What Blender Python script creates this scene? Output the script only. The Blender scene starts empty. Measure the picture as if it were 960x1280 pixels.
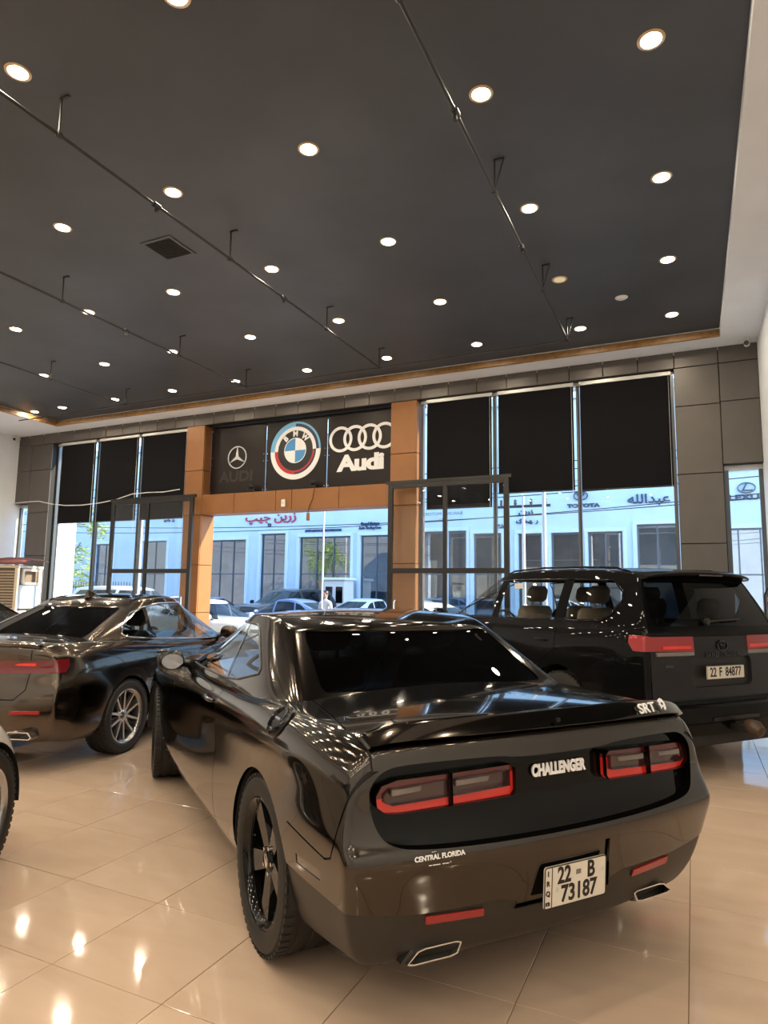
import bpy, bmesh, math, random
import numpy as np
from mathutils import Vector, Matrix
random.seed(7)
S = bpy.context.scene
C = S.collection
R = math.radians
PI = math.pi

# ---------------------------------------------------------------- camera, world, sun, exposure
def camera():
    f, yaw, pitch, roll = 818.18, R(25.2076), R(6.9035), R(0.7828)
    cy, sy = math.cos(yaw), math.sin(yaw)
    w = Vector((-sy * math.cos(pitch), cy * math.cos(pitch), math.sin(pitch)))
    r0 = Vector((cy, sy, 0)); u0 = r0.cross(w)
    r = math.cos(roll) * r0 + math.sin(roll) * u0
    u = -math.sin(roll) * r0 + math.cos(roll) * u0
    cd = bpy.data.cameras.new('camera'); co = bpy.data.objects.new('camera', cd); C.objects.link(co)
    cd.sensor_fit = 'HORIZONTAL'; cd.sensor_width = 36; cd.lens = f / 960 * 36
    cd.clip_start = 0.05; cd.clip_end = 400
    m = Matrix((( r.x, u.x, -w.x), (r.y, u.y, -w.y), (r.z, u.z, -w.z))).to_4x4()
    m.translation = (0, 0, 1.55)
    co.matrix_world = m
    S.camera = co
camera()
S.view_settings.view_transform = 'Standard'
S.view_settings.look = 'None'
S.view_settings.gamma = 1.0
S.view_settings.use_curve_mapping = False
S.view_settings.exposure = 0.0
LAMP = 370.0
SKY = 0.9
def world():
    w = bpy.data.worlds.new('sky'); S.world = w; w.use_nodes = True
    nt = w.node_tree; nt.nodes.clear()
    o = nt.nodes.new('ShaderNodeOutputWorld'); b = nt.nodes.new('ShaderNodeBackground')
    s = nt.nodes.new('ShaderNodeTexSky'); s.sky_type = 'NISHITA'; s.sun_disc = False
    s.sun_elevation = R(42); s.sun_rotation = R(60); s.air_density = 1.3; s.dust_density = 0.1; s.ozone_density = 3.0
    b.inputs[1].default_value = SKY
    nt.links.new(s.outputs[0], b.inputs[0]); nt.links.new(b.outputs[0], o.inputs[0])
world()
def sun():
    l = bpy.data.lights.new('sun', 'SUN'); l.energy = 16.0; l.angle = R(0.6); l.color = (1.0, 0.86, 0.66)
    o = bpy.data.objects.new('sun', l); C.objects.link(o); o.location = (30, 30, 30)
    d = Vector((-0.80, -0.36, -0.62))
    o.rotation_euler = d.to_track_quat('-Z', 'Y').to_euler()
sun()

# ---------------------------------------------------------------- materials
def mat(name, col, rough=0.5, metal=0.0, spec=0.5, coat=0.0, coat_rough=0.03, emit=None, estr=0.0, vary=0.0, scale=6.0, bump=0.0, bscale=60.0, pos=False):
    m = bpy.data.materials.new(name); m.use_nodes = True
    nt = m.node_tree; p = nt.nodes['Principled BSDF']
    p.inputs['Base Color'].default_value = (*col, 1)
    p.inputs['Roughness'].default_value = rough
    p.inputs['Metallic'].default_value = metal
    p.inputs['Specular IOR Level'].default_value = spec
    p.inputs['Coat Weight'].default_value = coat
    p.inputs['Coat Roughness'].default_value = coat_rough
    if emit:
        p.inputs['Emission Color'].default_value = (*emit, 1); p.inputs['Emission Strength'].default_value = estr
    if vary or bump:
        tc = nt.nodes.new('ShaderNodeTexCoord')
        src = tc.outputs['Object']
        if pos:
            g = nt.nodes.new('ShaderNodeNewGeometry'); src = g.outputs['Position']
    if vary:
        n = nt.nodes.new('ShaderNodeTexNoise'); n.inputs['Scale'].default_value = scale; n.inputs['Detail'].default_value = 5
        nt.links.new(src, n.inputs['Vector'])
        r = nt.nodes.new('ShaderNodeMapRange'); r.inputs['From Min'].default_value = .3; r.inputs['From Max'].default_value = .7
        r.inputs['To Min'].default_value = 1 - vary; r.inputs['To Max'].default_value = 1 + vary
        nt.links.new(n.outputs['Fac'], r.inputs['Value'])
        mx = nt.nodes.new('ShaderNodeVectorMath'); mx.operation = 'SCALE'; mx.inputs[0].default_value = col
        nt.links.new(r.outputs[0], mx.inputs['Scale']); nt.links.new(mx.outputs[0], p.inputs['Base Color'])
    if bump:
        n = nt.nodes.new('ShaderNodeTexNoise'); n.inputs['Scale'].default_value = bscale
        nt.links.new(src, n.inputs['Vector'])
        b = nt.nodes.new('ShaderNodeBump'); b.inputs['Strength'].default_value = bump; b.inputs['Distance'].default_value = .01
        nt.links.new(n.outputs['Fac'], b.inputs['Height']); nt.links.new(b.outputs[0], p.inputs['Normal'])
    return m
def glass(name, tint=(0.9, 0.95, 0.95), refl=1.0, rough=0.0):
    """thin pane: tinted straight-through light plus a fresnel mirror"""
    m = bpy.data.materials.new(name); m.use_nodes = True; nt = m.node_tree; nt.nodes.clear()
    o = nt.nodes.new('ShaderNodeOutputMaterial'); t = nt.nodes.new('ShaderNodeBsdfTransparent'); t.inputs[0].default_value = (*tint, 1)
    g = nt.nodes.new('ShaderNodeBsdfGlossy'); g.inputs['Roughness'].default_value = rough
    f = nt.nodes.new('ShaderNodeLayerWeight'); f.inputs['Blend'].default_value = .5
    q = nt.nodes.new('ShaderNodeMath'); q.operation = 'POWER'; q.inputs[1].default_value = 5
    k = nt.nodes.new('ShaderNodeMath'); k.operation = 'MULTIPLY_ADD'; k.inputs[1].default_value = .92; k.inputs[2].default_value = .042 * refl; k.use_clamp = True
    nt.links.new(f.outputs['Facing'], q.inputs[0]); nt.links.new(q.outputs[0], k.inputs[0])
    x = nt.nodes.new('ShaderNodeMixShader')
    nt.links.new(k.outputs[0], x.inputs[0])
    nt.links.new(t.outputs[0], x.inputs[1]); nt.links.new(g.outputs[0], x.inputs[2]); nt.links.new(x.outputs[0], o.inputs[0])
    return m
def marble(name):
    m = mat(name, (.56, .40, .28), rough=.12, spec=.62)
    nt = m.node_tree; p = nt.nodes['Principled BSDF']
    g = nt.nodes.new('ShaderNodeNewGeometry'); oi = nt.nodes.new('ShaderNodeObjectInfo')
    ad = nt.nodes.new('ShaderNodeVectorMath'); ad.operation = 'ADD'
    cm = nt.nodes.new('ShaderNodeCombineXYZ'); ml = nt.nodes.new('ShaderNodeMath'); ml.operation = 'MULTIPLY'; ml.inputs[1].default_value = 37
    nt.links.new(oi.outputs['Random'], ml.inputs[0]); nt.links.new(ml.outputs[0], cm.inputs[2])
    nt.links.new(g.outputs['Position'], ad.inputs[0]); nt.links.new(cm.outputs[0], ad.inputs[1])
    mp = nt.nodes.new('ShaderNodeMapping'); mp.inputs['Rotation'].default_value = (0, 0, R(28)); mp.inputs['Scale'].default_value = (1.1, 3.4, 1)
    nt.links.new(ad.outputs[0], mp.inputs[0])
    n = nt.nodes.new('ShaderNodeTexNoise'); n.inputs['Scale'].default_value = 1.3; n.inputs['Detail'].default_value = 6; n.inputs['Distortion'].default_value = .8
    nt.links.new(mp.outputs[0], n.inputs['Vector'])
    r = nt.nodes.new('ShaderNodeValToRGB'); e = r.color_ramp.elements
    e[0].position = .3; e[0].color = (.535, .398, .303, 1); e[1].position = .7; e[1].color = (.60, .455, .348, 1)
    nt.links.new(n.outputs['Fac'], r.inputs[0]); nt.links.new(r.outputs[0], p.inputs['Base Color'])
    r2 = nt.nodes.new('ShaderNodeMapRange'); r2.inputs['To Min'].default_value = .035; r2.inputs['To Max'].default_value = .09
    nt.links.new(n.outputs['Fac'], r2.inputs[0]); nt.links.new(r2.outputs[0], p.inputs['Roughness'])
    n2 = nt.nodes.new('ShaderNodeTexNoise'); n2.inputs['Scale'].default_value = 3.5
    nt.links.new(ad.outputs[0], n2.inputs['Vector'])
    b = nt.nodes.new('ShaderNodeBump'); b.inputs['Strength'].default_value = .10; b.inputs['Distance'].default_value = .012
    nt.links.new(n2.outputs['Fac'], b.inputs['Height']); nt.links.new(b.outputs[0], p.inputs['Normal'])
    return m

M = {}
M['tile'] = marble('floor_tile')
M['grout'] = mat('grout', (.16, .10, .06), .8)
M['ceil'] = mat('ceiling_paint', (.058, .066, .077), .48, vary=.18, scale=.9, pos=True)
M['white'] = mat('white_plaster', (.80, .86, .93), .7, vary=.03, scale=2)
M['wood'] = mat('wood_cove', (.26, .14, .05), .4, vary=.3, scale=9)
M['clad'] = mat('grey_cladding', (.105, .094, .086), .38, metal=.25, vary=.06, scale=3)
M['brown'] = mat('brown_cladding', (.27, .115, .038), .38, metal=.2, vary=.06, scale=3)
M['joint'] = mat('black_joint', (.008, .008, .008), .7)
M['blind'] = mat('blind_fabric', (.007, .007, .009), .9, spec=.15, vary=.1, scale=3)
M['alu'] = mat('white_aluminium', (.62, .63, .62), .35, metal=.2)
M['mull'] = mat('grey_mullion', (.10, .11, .12), .35, metal=.6)
M['dark'] = mat('black_frame', (.010, .009, .009), .35)
M['pipe'] = mat('steel_conduit', (.09, .09, .095), .35, metal=.7)
M['conduit'] = mat('painted_conduit', (.022, .022, .024), .45)
M['logo_s'] = mat('logo_silver', (.55, .56, .58), .3, metal=.3)
M['pane'] = glass('window_pane', (.965, .985, .992), .8)
M['lens'] = mat('lamp_lens', (1, .9, .7), .4, emit=(1.0, .85, .64), estr=LAMP)
M['lens_off'] = mat('lamp_lens_off', (.8, .72, .5), .4, emit=(1.0, .85, .5), estr=.35)
M['ring'] = mat('lamp_ring', (.75, .55, .32), .3, metal=.5)
M['ringw'] = mat('white_plastic', (.75, .75, .73), .4)
M['signbk'] = mat('sign_panel', (.009, .005, .0045), .4, spec=.3, vary=.1)
M['logo_w'] = mat('logo_white', (.85, .86, .88), .4)
M['logo_b'] = mat('logo_blue', (.05, .27, .62), .4)
M['logo_n'] = mat('logo_navy', (.008, .02, .07), .4)
M['logo_r'] = mat('logo_red', (.45, .02, .03), .4)
M['logo_k'] = mat('logo_black', (.006, .006, .007), .4)
M['chrome'] = mat('chrome', (.75, .75, .76), .08, metal=1.0)
M['rubber'] = mat('tyre_rubber', (.014, .013, .012), .6, bump=.15, bscale=300)
M['blackgloss'] = mat('black_gloss', (.004, .004, .004), .06, spec=.4)
M['blackmat'] = mat('black_plastic', (.014, .014, .014), .5)
M['red'] = mat('red_lens', (.30, .010, .012), .12, coat=.6)
M['redlit'] = mat('bright_red_lens', (.75, .03, .02), .15, coat=.6)
M['darkred'] = mat('smoked_lens', (.05, .018, .018), .08, coat=.8)
M['smoke'] = mat('smoked_clear_lens', (.17, .15, .14), .10, coat=.8)
M['platew'] = mat('plate_white', (.72, .68, .60), .4)
M['platek'] = mat('plate_black', (.008, .008, .008), .5)

# ---------------------------------------------------------------- mesh helpers
class MB:
    def __init__(s): s.v = []; s.f = []
    def add(s, vs, fs, T=None):
        n = len(s.v)
        s.v += [tuple(T @ Vector(v)) if T is not None else tuple(v) for v in vs]
        s.f += [[i + n for i in f] for f in fs]
        return s
    def box(s, x0, x1, y0, y1, z0, z1, T=None):
        v = [(x, y, z) for z in (z0, z1) for y in (y0, y1) for x in (x0, x1)]
        return s.add(v, [[0, 2, 3, 1], [4, 5, 7, 6], [0, 1, 5, 4], [2, 6, 7, 3], [0, 4, 6, 2], [1, 3, 7, 5]], T)
    def chbox(s, x0, x1, y0, y1, z0, z1, c, T=None):
        """box with all edges chamfered by c"""
        vs = []; idx = {}
        X = (x0, x1); Y = (y0, y1); Z = (z0, z1)
        sg = (1, -1)
        for i in range(2):
            for j in range(2):
                for k in range(2):
                    for a in range(3):
                        p = [X[i] + sg[i] * c, Y[j] + sg[j] * c, Z[k] + sg[k] * c]
                        p[a] = (X[i], Y[j], Z[k])[a]
                        idx[i, j, k, a] = len(vs); vs.append(p)
        fs = []
        for a in range(3):
            b, d = (a + 1) % 3, (a + 2) % 3
            for i in range(2):
                q = []
                for (m, n) in ((0, 0), (1, 0), (1, 1), (0, 1)):
                    t = [0, 0, 0]; t[a] = i; t[b] = m; t[d] = n
                    q.append(idx[t[0], t[1], t[2], a])
                fs.append(q if i else q[::-1])
            for m in range(2):
                for n in range(2):
                    t0 = [0, 0, 0]; t1 = [0, 0, 0]
                    t0[a] = 0; t1[a] = 1
                    for t in (t0, t1): t[b] = m; t[d] = n
                    q = [idx[t0[0], t0[1], t0[2], b], idx[t1[0], t1[1], t1[2], b], idx[t1[0], t1[1], t1[2], d], idx[t0[0], t0[1], t0[2], d]]
                    fs.append(q if (m ^ n) else q[::-1])
        for i in range(2):
            for j in range(2):
                for k in range(2):
                    q = [idx[i, j, k, 0], idx[i, j, k, 1], idx[i, j, k, 2]]
                    fs.append(q if (i + j + k) % 2 else q[::-1])
        return s.add(vs, fs, T)
    def tube(s, pts, r, n=8, caps=True):
        pts = [Vector(p) for p in pts]; rings = []
        up = None
        for i, p in enumerate(pts):
            d = (pts[min(i + 1, len(pts) - 1)] - pts[max(i - 1, 0)]).normalized()
            if up is None:
                up = Vector((0, 0, 1)) if abs(d.z) < .9 else Vector((1, 0, 0))
            a = d.cross(up).normalized(); up = a.cross(d).normalized()
            rr = r[i] if isinstance(r, (list, tuple)) else r
            rings.append([p + (a * math.cos(2 * PI * k / n) + up * math.sin(2 * PI * k / n)) * rr for k in range(n)])
        vs = [v for g in rings for v in g]; fs = []
        for i in range(len(pts) - 1):
            for k in range(n):
                fs.append([i * n + k, i * n + (k + 1) % n, (i + 1) * n + (k + 1) % n, (i + 1) * n + k])
        if caps:
            fs.append(list(range(n))[::-1]); fs.append([(len(pts) - 1) * n + k for k in range(n)])
        return s.add(vs, fs)
    def lathe(s, prof, n=32, T=None, close=False):
        """prof: (radius, height) pairs, about local Z"""
        vs = []; fs = []
        for r, h in prof:
            vs += [(r * math.cos(2 * PI * k / n), r * math.sin(2 * PI * k / n), h) for k in range(n)]
        m = len(prof)
        for i in range(m - 1 + (1 if close else 0)):
            j = (i + 1) % m
            for k in range(n):
                fs.append([i * n + k, i * n + (k + 1) % n, j * n + (k + 1) % n, j * n + k])
        return s.add(vs, fs, T)
    def prism(s, poly, h0, h1, T=None):
        n = len(poly)
        vs = [(x, y, h0) for x, y in poly] + [(x, y, h1) for x, y in poly]
        fs = [list(range(n))[::-1], [n + k for k in range(n)]] + [[k, (k + 1) % n, n + (k + 1) % n, n + k] for k in range(n)]
        return s.add(vs, fs, T)
    def ringprism(s, outer, inner, h0, h1, T=None):
        n = len(outer)
        vs = [(x, y, h0) for x, y in outer] + [(x, y, h0) for x, y in inner] + [(x, y, h1) for x, y in outer] + [(x, y, h1) for x, y in inner]
        fs = []
        for k in range(n):
            q = (k + 1) % n
            fs += [[k, q, 2 * n + q, 2 * n + k], [n + q, n + k, 3 * n + k, 3 * n + q], [2 * n + k, 2 * n + q, 3 * n + q, 3 * n + k], [q, k, n + k, n + q]]
        return s.add(vs, fs, T)
    def build(s, name, m, parent=None, smooth=None, kind=None):
        me = bpy.data.meshes.new(name); me.from_pydata(s.v, [], s.f)
        bm = bmesh.new(); bm.from_mesh(me); bmesh.ops.recalc_face_normals(bm, faces=bm.faces); bm.to_mesh(me); bm.free()
        if smooth is not None:
            me.shade_smooth(); me.set_sharp_from_angle(angle=R(smooth))
        return link(name, me, m, parent, kind)
def link(name, me, m, parent=None, kind=None):
    if m is not None:
        me.materials.clear()
        me.materials.append(M[m] if isinstance(m, str) else m)
    o = bpy.data.objects.new(name, me); C.objects.link(o)
    if parent is not None: o.parent = parent
    if kind: o['kind'] = kind
    return o
def tag(o, label=None, cat=None, group=None, kind=None):
    if label: o['label'] = label
    if cat: o['category'] = cat
    if group: o['group'] = group
    if kind: o['kind'] = kind
    return o
def thing(name, label, cat, loc=(0, 0, 0), rz=0, group=None):
    o = bpy.data.objects.new(name, None); C.objects.link(o)
    o.location = loc; o.rotation_euler = (0, 0, rz); o.empty_display_size = .2
    return tag(o, label, cat, group)
def struct(name, loc=(0, 0, 0)):
    o = bpy.data.objects.new(name, None); C.objects.link(o); o.location = loc; o['kind'] = 'structure'
    return o
def piece(name, me, parent, loc=(0, 0, 0), rot=None):
    o = bpy.data.objects.new(name, me); C.objects.link(o); o.parent = parent; o.location = loc
    if rot: o.rotation_euler = rot
    return o
def copy_tree(o, parent=None):
    c = o.copy(); C.objects.link(c)
    c.parent = parent
    for ch in list(o.children): copy_tree(ch, c)
    return c
def text(name, s, size, m, parent, T, depth=.004, align='CENTER', bold=0.0, sx=1.0, space=1.0):
    cu = bpy.data.curves.new(name, 'FONT'); cu.body = s; cu.size = size; cu.extrude = depth / 2; cu.align_x = align; cu.align_y = 'CENTER'
    cu.offset = bold; cu.resolution_u = 4; cu.space_character = space
    t = bpy.data.objects.new(name, cu); C.objects.link(t)
    bpy.context.view_layer.update()
    me = bpy.data.meshes.new_from_object(t.evaluated_get(bpy.context.evaluated_depsgraph_get()))
    bpy.data.objects.remove(t)
    me.transform(T @ Matrix.Diagonal((sx, 1, 1, 1)))
    if (T.to_3x3().determinant() * sx) < 0: me.flip_normals()
    return link(name, me, m, parent)
def circ(r, n=32, cx=0, cy=0, a0=0, a1=2 * PI, ry=None):
    full = abs(a1 - a0 - 2 * PI) < 1e-6
    k = n if full else n + 1
    return [(cx + r * math.cos(a0 + (a1 - a0) * i / n), cy + (ry or r) * math.sin(a0 + (a1 - a0) * i / n)) for i in range(k)]
def rrect(x0, x1, y0, y1, r, n=5):
    p = []
    for cx, cy, a in ((x1 - r, y1 - r, 0), (x0 + r, y1 - r, 90), (x0 + r, y0 + r, 180), (x1 - r, y0 + r, 270)):
        p += [(cx + r * math.cos(R(a + 90 * i / n)), cy + r * math.sin(R(a + 90 * i / n))) for i in range(n + 1)]
    return p
def frame_from(o, x, y):
    """4x4 with origin o, local X along x, local Y along y"""
    x = Vector(x).normalized(); y = Vector(y); z = x.cross(y).normalized(); y = z.cross(x)
    m = Matrix((x, y, z)).transposed().to_4x4(); m.translation = Vector(o); return m
# ================================================================ showroom shell
YF = 11.95; ZC = 5.85; ZS = 5.71; XL = -16.97; XR = 1.11; YB = -7.0; XR2 = 7.0
GLY = 12.15
def visible_area(x, y):
    """rough frame area of a floor tile from the photograph's standpoint, only used to decide which tiles are single objects"""
    yaw = R(25.2); d = -math.sin(yaw) * x + math.cos(yaw) * y; r = math.cos(yaw) * x + math.sin(yaw) * y
    if d < 1.2: return 0
    u, v = r / d * 818, 1.55 / d * 818
    return 1 / d ** 2 if abs(u) < 540 and v < 700 else 0
def floor():
    f = MB().box(XL - .2, XR2 + .2, YB, 12.25, -.12, -.004).build('floor', 'grout', kind='structure')
    s = .597; x0, y0 = -.076, 2.064
    cells = []
    for i in range(-29, 13):
        for j in range(-16, 17):
            x = x0 + s * (i + .5); y = y0 + s * (j + .5)
            if XL + .1 < x < XR2 and YB + .2 < y < 12.2: cells.append((visible_area(x, y), x, y))
    cells.sort(reverse=True)
    t = MB().chbox(-s / 2 + .0017, s / 2 - .0017, -s / 2 + .0017, s / 2 - .0017, -.012, 0, .0012)
    me = bpy.data.meshes.new('tile'); me.from_pydata(t.v, [], t.f); me.materials.append(M['tile'])
    for k, (a, x, y) in enumerate(cells[:290]):
        piece('tile', me, f, (x, y, 0), (random.gauss(0, .0007), random.gauss(0, .0007), 0))
    rest = MB()
    for a, x, y in cells[290:]: rest.add(t.v, t.f, Matrix.Translation((x, y, 0)))
    o = rest.build('tiles', 'tile', f); o['kind'] = 'stuff'
floor()

def ceiling():
    c = MB().box(XL - .2, XR2 + .2, YB, 12.4, ZC, ZC + .1).build('ceiling', 'ceil', kind='structure')
    RX0, RX1, RY = -14.85, .55, 11.45
    so = MB()
    so.box(XL - .2, XR2 + .2, RY, 12.35, ZS, ZC - .001)
    so.box(RX1, 1.75, YB, RY, ZS, ZC - .001)
    so.box(XL - .2, RX0, YB, RY, ZS, ZC - .001)
    so.build('soffit', 'white', c)
    # wooden cove around the recess with a lip
    w = MB()
    w.box(RX0, RX1, RY - .025, RY, ZS + .02, ZC - .03); w.box(RX0, RX1, RY - .05, RY, ZS - .012, ZS + .03)
    w.build('trim_1', 'wood', kind='structure')
    w = MB(); w.box(RX0, RX0 + .025, YB, RY, ZS + .02, ZC - .03); w.box(RX0, RX0 + .05, YB, RY, ZS - .012, ZS + .03); w.build('trim_2', 'wood', kind='structure')
ceiling()

def walls():
    MB().box(XL - .2, XL, YB, 12.25, 0, ZC).build('wall_left', 'white', kind='structure')
    MB().box(XR2, XR2 + .2, YB, 12.25, 0, ZC).build('wall_right', 'white', kind='structure')
    MB().box(XL - .2, XR2 + .2, YB - .2, YB, 0, ZC).build('wall_back', 'white', kind='structure')
walls()

MB().box(XR, XR2, 9.4, 12.25, 0, ZS).build('wall_pier', 'white', kind='structure')

def panels(root, x0, x1, z0, z1, xs, zs, y=YF, m='clad', d=.03, g=.006):
    """cladding cassettes between the given joint lines, each one its own piece with a folded edge"""
    X = [x0] + [a for a in xs if x0 < a < x1] + [x1]; Z = [z0] + [a for a in zs if z0 < a < z1] + [z1]
    for i in range(len(X) - 1):
        for k in range(len(Z) - 1):
            MB().chbox(X[i] + g, X[i + 1] - g, y, y + d, Z[k] + g, Z[k + 1] - g, .004).build('panel', m, root)
def facade():
    w = struct('wall_front')
    b = MB()
    b.box(XL, XR, YF + .03, YF + .30, 5.42, ZS)                       # band above the windows
    b.box(-.16, .54, YF + .03, 12.3, 0, 5.42); b.box(.54, XR, YF + .03, 12.3, 3.70, 5.42)
    b.box(-16.42, -15.60, YF + .03, 12.3, 0, 5.42); b.box(XL, -16.42, YF + .03, 12.3, 3.80, 5.42)
    b.build('backing', 'joint', w)
    xs = sorted([-.147 - .586 * i for i in range(29)] + [.53])
    panels(w, XL, XR, 5.42, ZS, xs, [])
    zr = [1.23, 2.40, 3.57, 4.74]
    panels(w, -.16, .53, 0, 5.42, [], zr); panels(w, .53, XR, 3.70, 5.42, [], [4.76])
    panels(w, -16.42, -15.60, 0, 5.42, [], [1.2, 2.37, 3.54, 4.71]); panels(w, XL, -16.42, 3.80, 5.42, [], [4.71])
    clip = MB()
    for x in xs: clip.box(x - .006, x + .006, YF - .004, YF + .02, ZS - .05, ZS - .01)
    clip.build('clip', 'alu', w)
    # brown clad columns either side of the opening and the header beam
    for n, (x0, x1) in enumerate(((-10.90, -10.36), (-5.50, -4.92))):
        c = struct('column')
        MB().box(x0 + .02, x1 - .02, YF + .03, 12.42, 0, 5.42).build('backing', 'joint', c)
        zs = [1.0, 2.1, 3.27, 4.33]
        panels(c, x0, x1, 0, 5.42, [], zs, m='brown')
        Z = [0] + zs + [5.42]
        for k in range(5):
            for side in (x0, x1 - .03):
                MB().chbox(side, side + .03, YF + .032, 12.42, Z[k] + .006, Z[k + 1] - .006, .004).build('panel', 'brown', c)
    h = struct('beam')
    MB().box(-10.36, -5.50, YF + .03, 12.42, 3.31, 3.72).build('backing', 'joint', h)
    panels(h, -10.36, -5.50, 3.28, 3.74, [-9.42, -8.28, -7.86, -6.68], [], m='brown')
    MB().chbox(-10.36, -5.5, YF + .032, 12.42, 3.28, 3.31, .004).build('panel', 'brown', h)
    MB().box(-10.9, -4.9, 12.30, 12.42, 5.36, 5.6).build('lintel', 'joint', w)
facade()

def windows():
    def win(n, x0, x1, mull, z1, white=True):
        w = struct('window_%d' % n)
        f = MB()
        f.box(x0, x1, GLY - .03, GLY + .05, z1 - .06, z1 + .02); f.box(x0, x1, GLY - .03, GLY + .05, 0, .08)
        f.build('window_head', 'alu' if white else 'mull', w)
        for x in (x0 + .03, x1 - .03): MB().box(x - .03, x + .03, GLY - .03, GLY + .05, .08, z1 - .06).build('jamb', 'mull', w)
        for x in mull:
            MB().box(x - .03, x + .005, GLY - .05, GLY + .05, .08, z1 - .06).build('mullion', 'mull', w)
            MB().box(x + .005, x + .03, GLY - .045, GLY + .05, .08, z1 - .06).build('mullion_cap', 'dark', w)
        X = [x0 + .06] + list(mull) + [x1 - .06]
        for i in range(len(X) - 1):
            MB().box(X[i] + .03 * (i > 0), X[i + 1] - .03 * (i < len(X) - 2), GLY + .015, GLY + .023, .08, z1 - .06).build('pane', 'pane', w)
    win(1, -15.60, -10.92, (-14.02, -12.51), 5.42)
    win(2, -4.90, -.17, (-3.36, -1.79), 5.42)
    win(3, .55, XR, (), 3.68)
    win(4, XL, -16.43, (), 3.78)
windows()

def blinds():
    side = ('the left window', 'the window right of the brown columns')
    data = [(-15.34, -14.06, 3.22, 'leftmost black roller blind, in the wide window beside the grey pilaster at far left'),
            (-13.90, -12.55, 3.22, 'middle black roller blind of the wide window left of the doorway'),
            (-12.40, -10.95, 3.22, 'black roller blind beside the left brown column, behind the left door leaf'),
            (-4.74, -3.40, 3.17, 'black roller blind beside the right brown column, hanging lower behind the right door leaf'),
            (-3.27, -1.86, 3.41, 'middle black roller blind of the wide window right of the doorway'),
            (-1.74, -.22, 3.39, 'rightmost black roller blind, next to the grey clad pilaster')]
    for x0, x1, zb, lab in data:
        t = thing('roller_blind', lab, 'blind', (x0, 12.06, zb), 0, 'roller blinds on the shop windows')
        L = x1 - x0; H = 5.38 - zb
        MB().box(0, L, -.001, .002, .02, H - .03).build('blind_fabric', 'blind', t)
        MB().box(-.01, L + .01, -.035, .035, H - .035, H + .03).build('cassette', 'alu', t)
        MB().tube([(0, 0, .012), (L, 0, .012)], .014, 8).build('bottom_bar', 'dark', t, 40)
        MB().tube([(L - .03, -.03, H - .03), (L - .03, -.03, -.35)], .003, 5).build('pull_cord', 'alu', t)
blinds()

def door_leaves():
    for n, (x0, x1, xm, lab) in enumerate(((-12.90, -10.42, -11.76, 0), (-5.36, -3.03, -4.22, 1))):
        d = struct('door_%d' % (n + 1), (0, 11.70, 0)); h = 3.66
        for x in (x0, x1): MB().chbox(x - .05, x + .05, -.03, .03, 0, h, .004).build('stile', 'dark', d)
        MB().chbox(xm - .04, xm + .04, -.03, .03, .08, h - .08, .004).build('stile', 'dark', d)
        for z0, z1 in ((0, .10), (1.90, 2.0), (h - .09, h)):
            MB().chbox(x0 + .05, x1 - .05, -.028, .028, z0, z1, .004).build('rail', 'dark', d)
        for a, b in ((x0 + .05, xm - .04), (xm + .04, x1 - .05)):
            for z0, z1 in ((.10, 1.90), (2.0, h - .09)):
                MB().box(a, b, -.004, .004, z0, z1).build('pane', 'pane', d)
        hx = x0 + .12 if n else x1 - .12
        hd = MB().tube([(hx, -.03, .85), (hx, -.08, .88), (hx, -.08, 1.35), (hx, -.03, 1.38)], .012, 8).build('door_handle', 'chrome', d, 40)
        MB().box(x0 - .1, x1 + .1, -.03, .03, h, h + .06).build('head_track', 'dark', d)
door_leaves()

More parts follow.
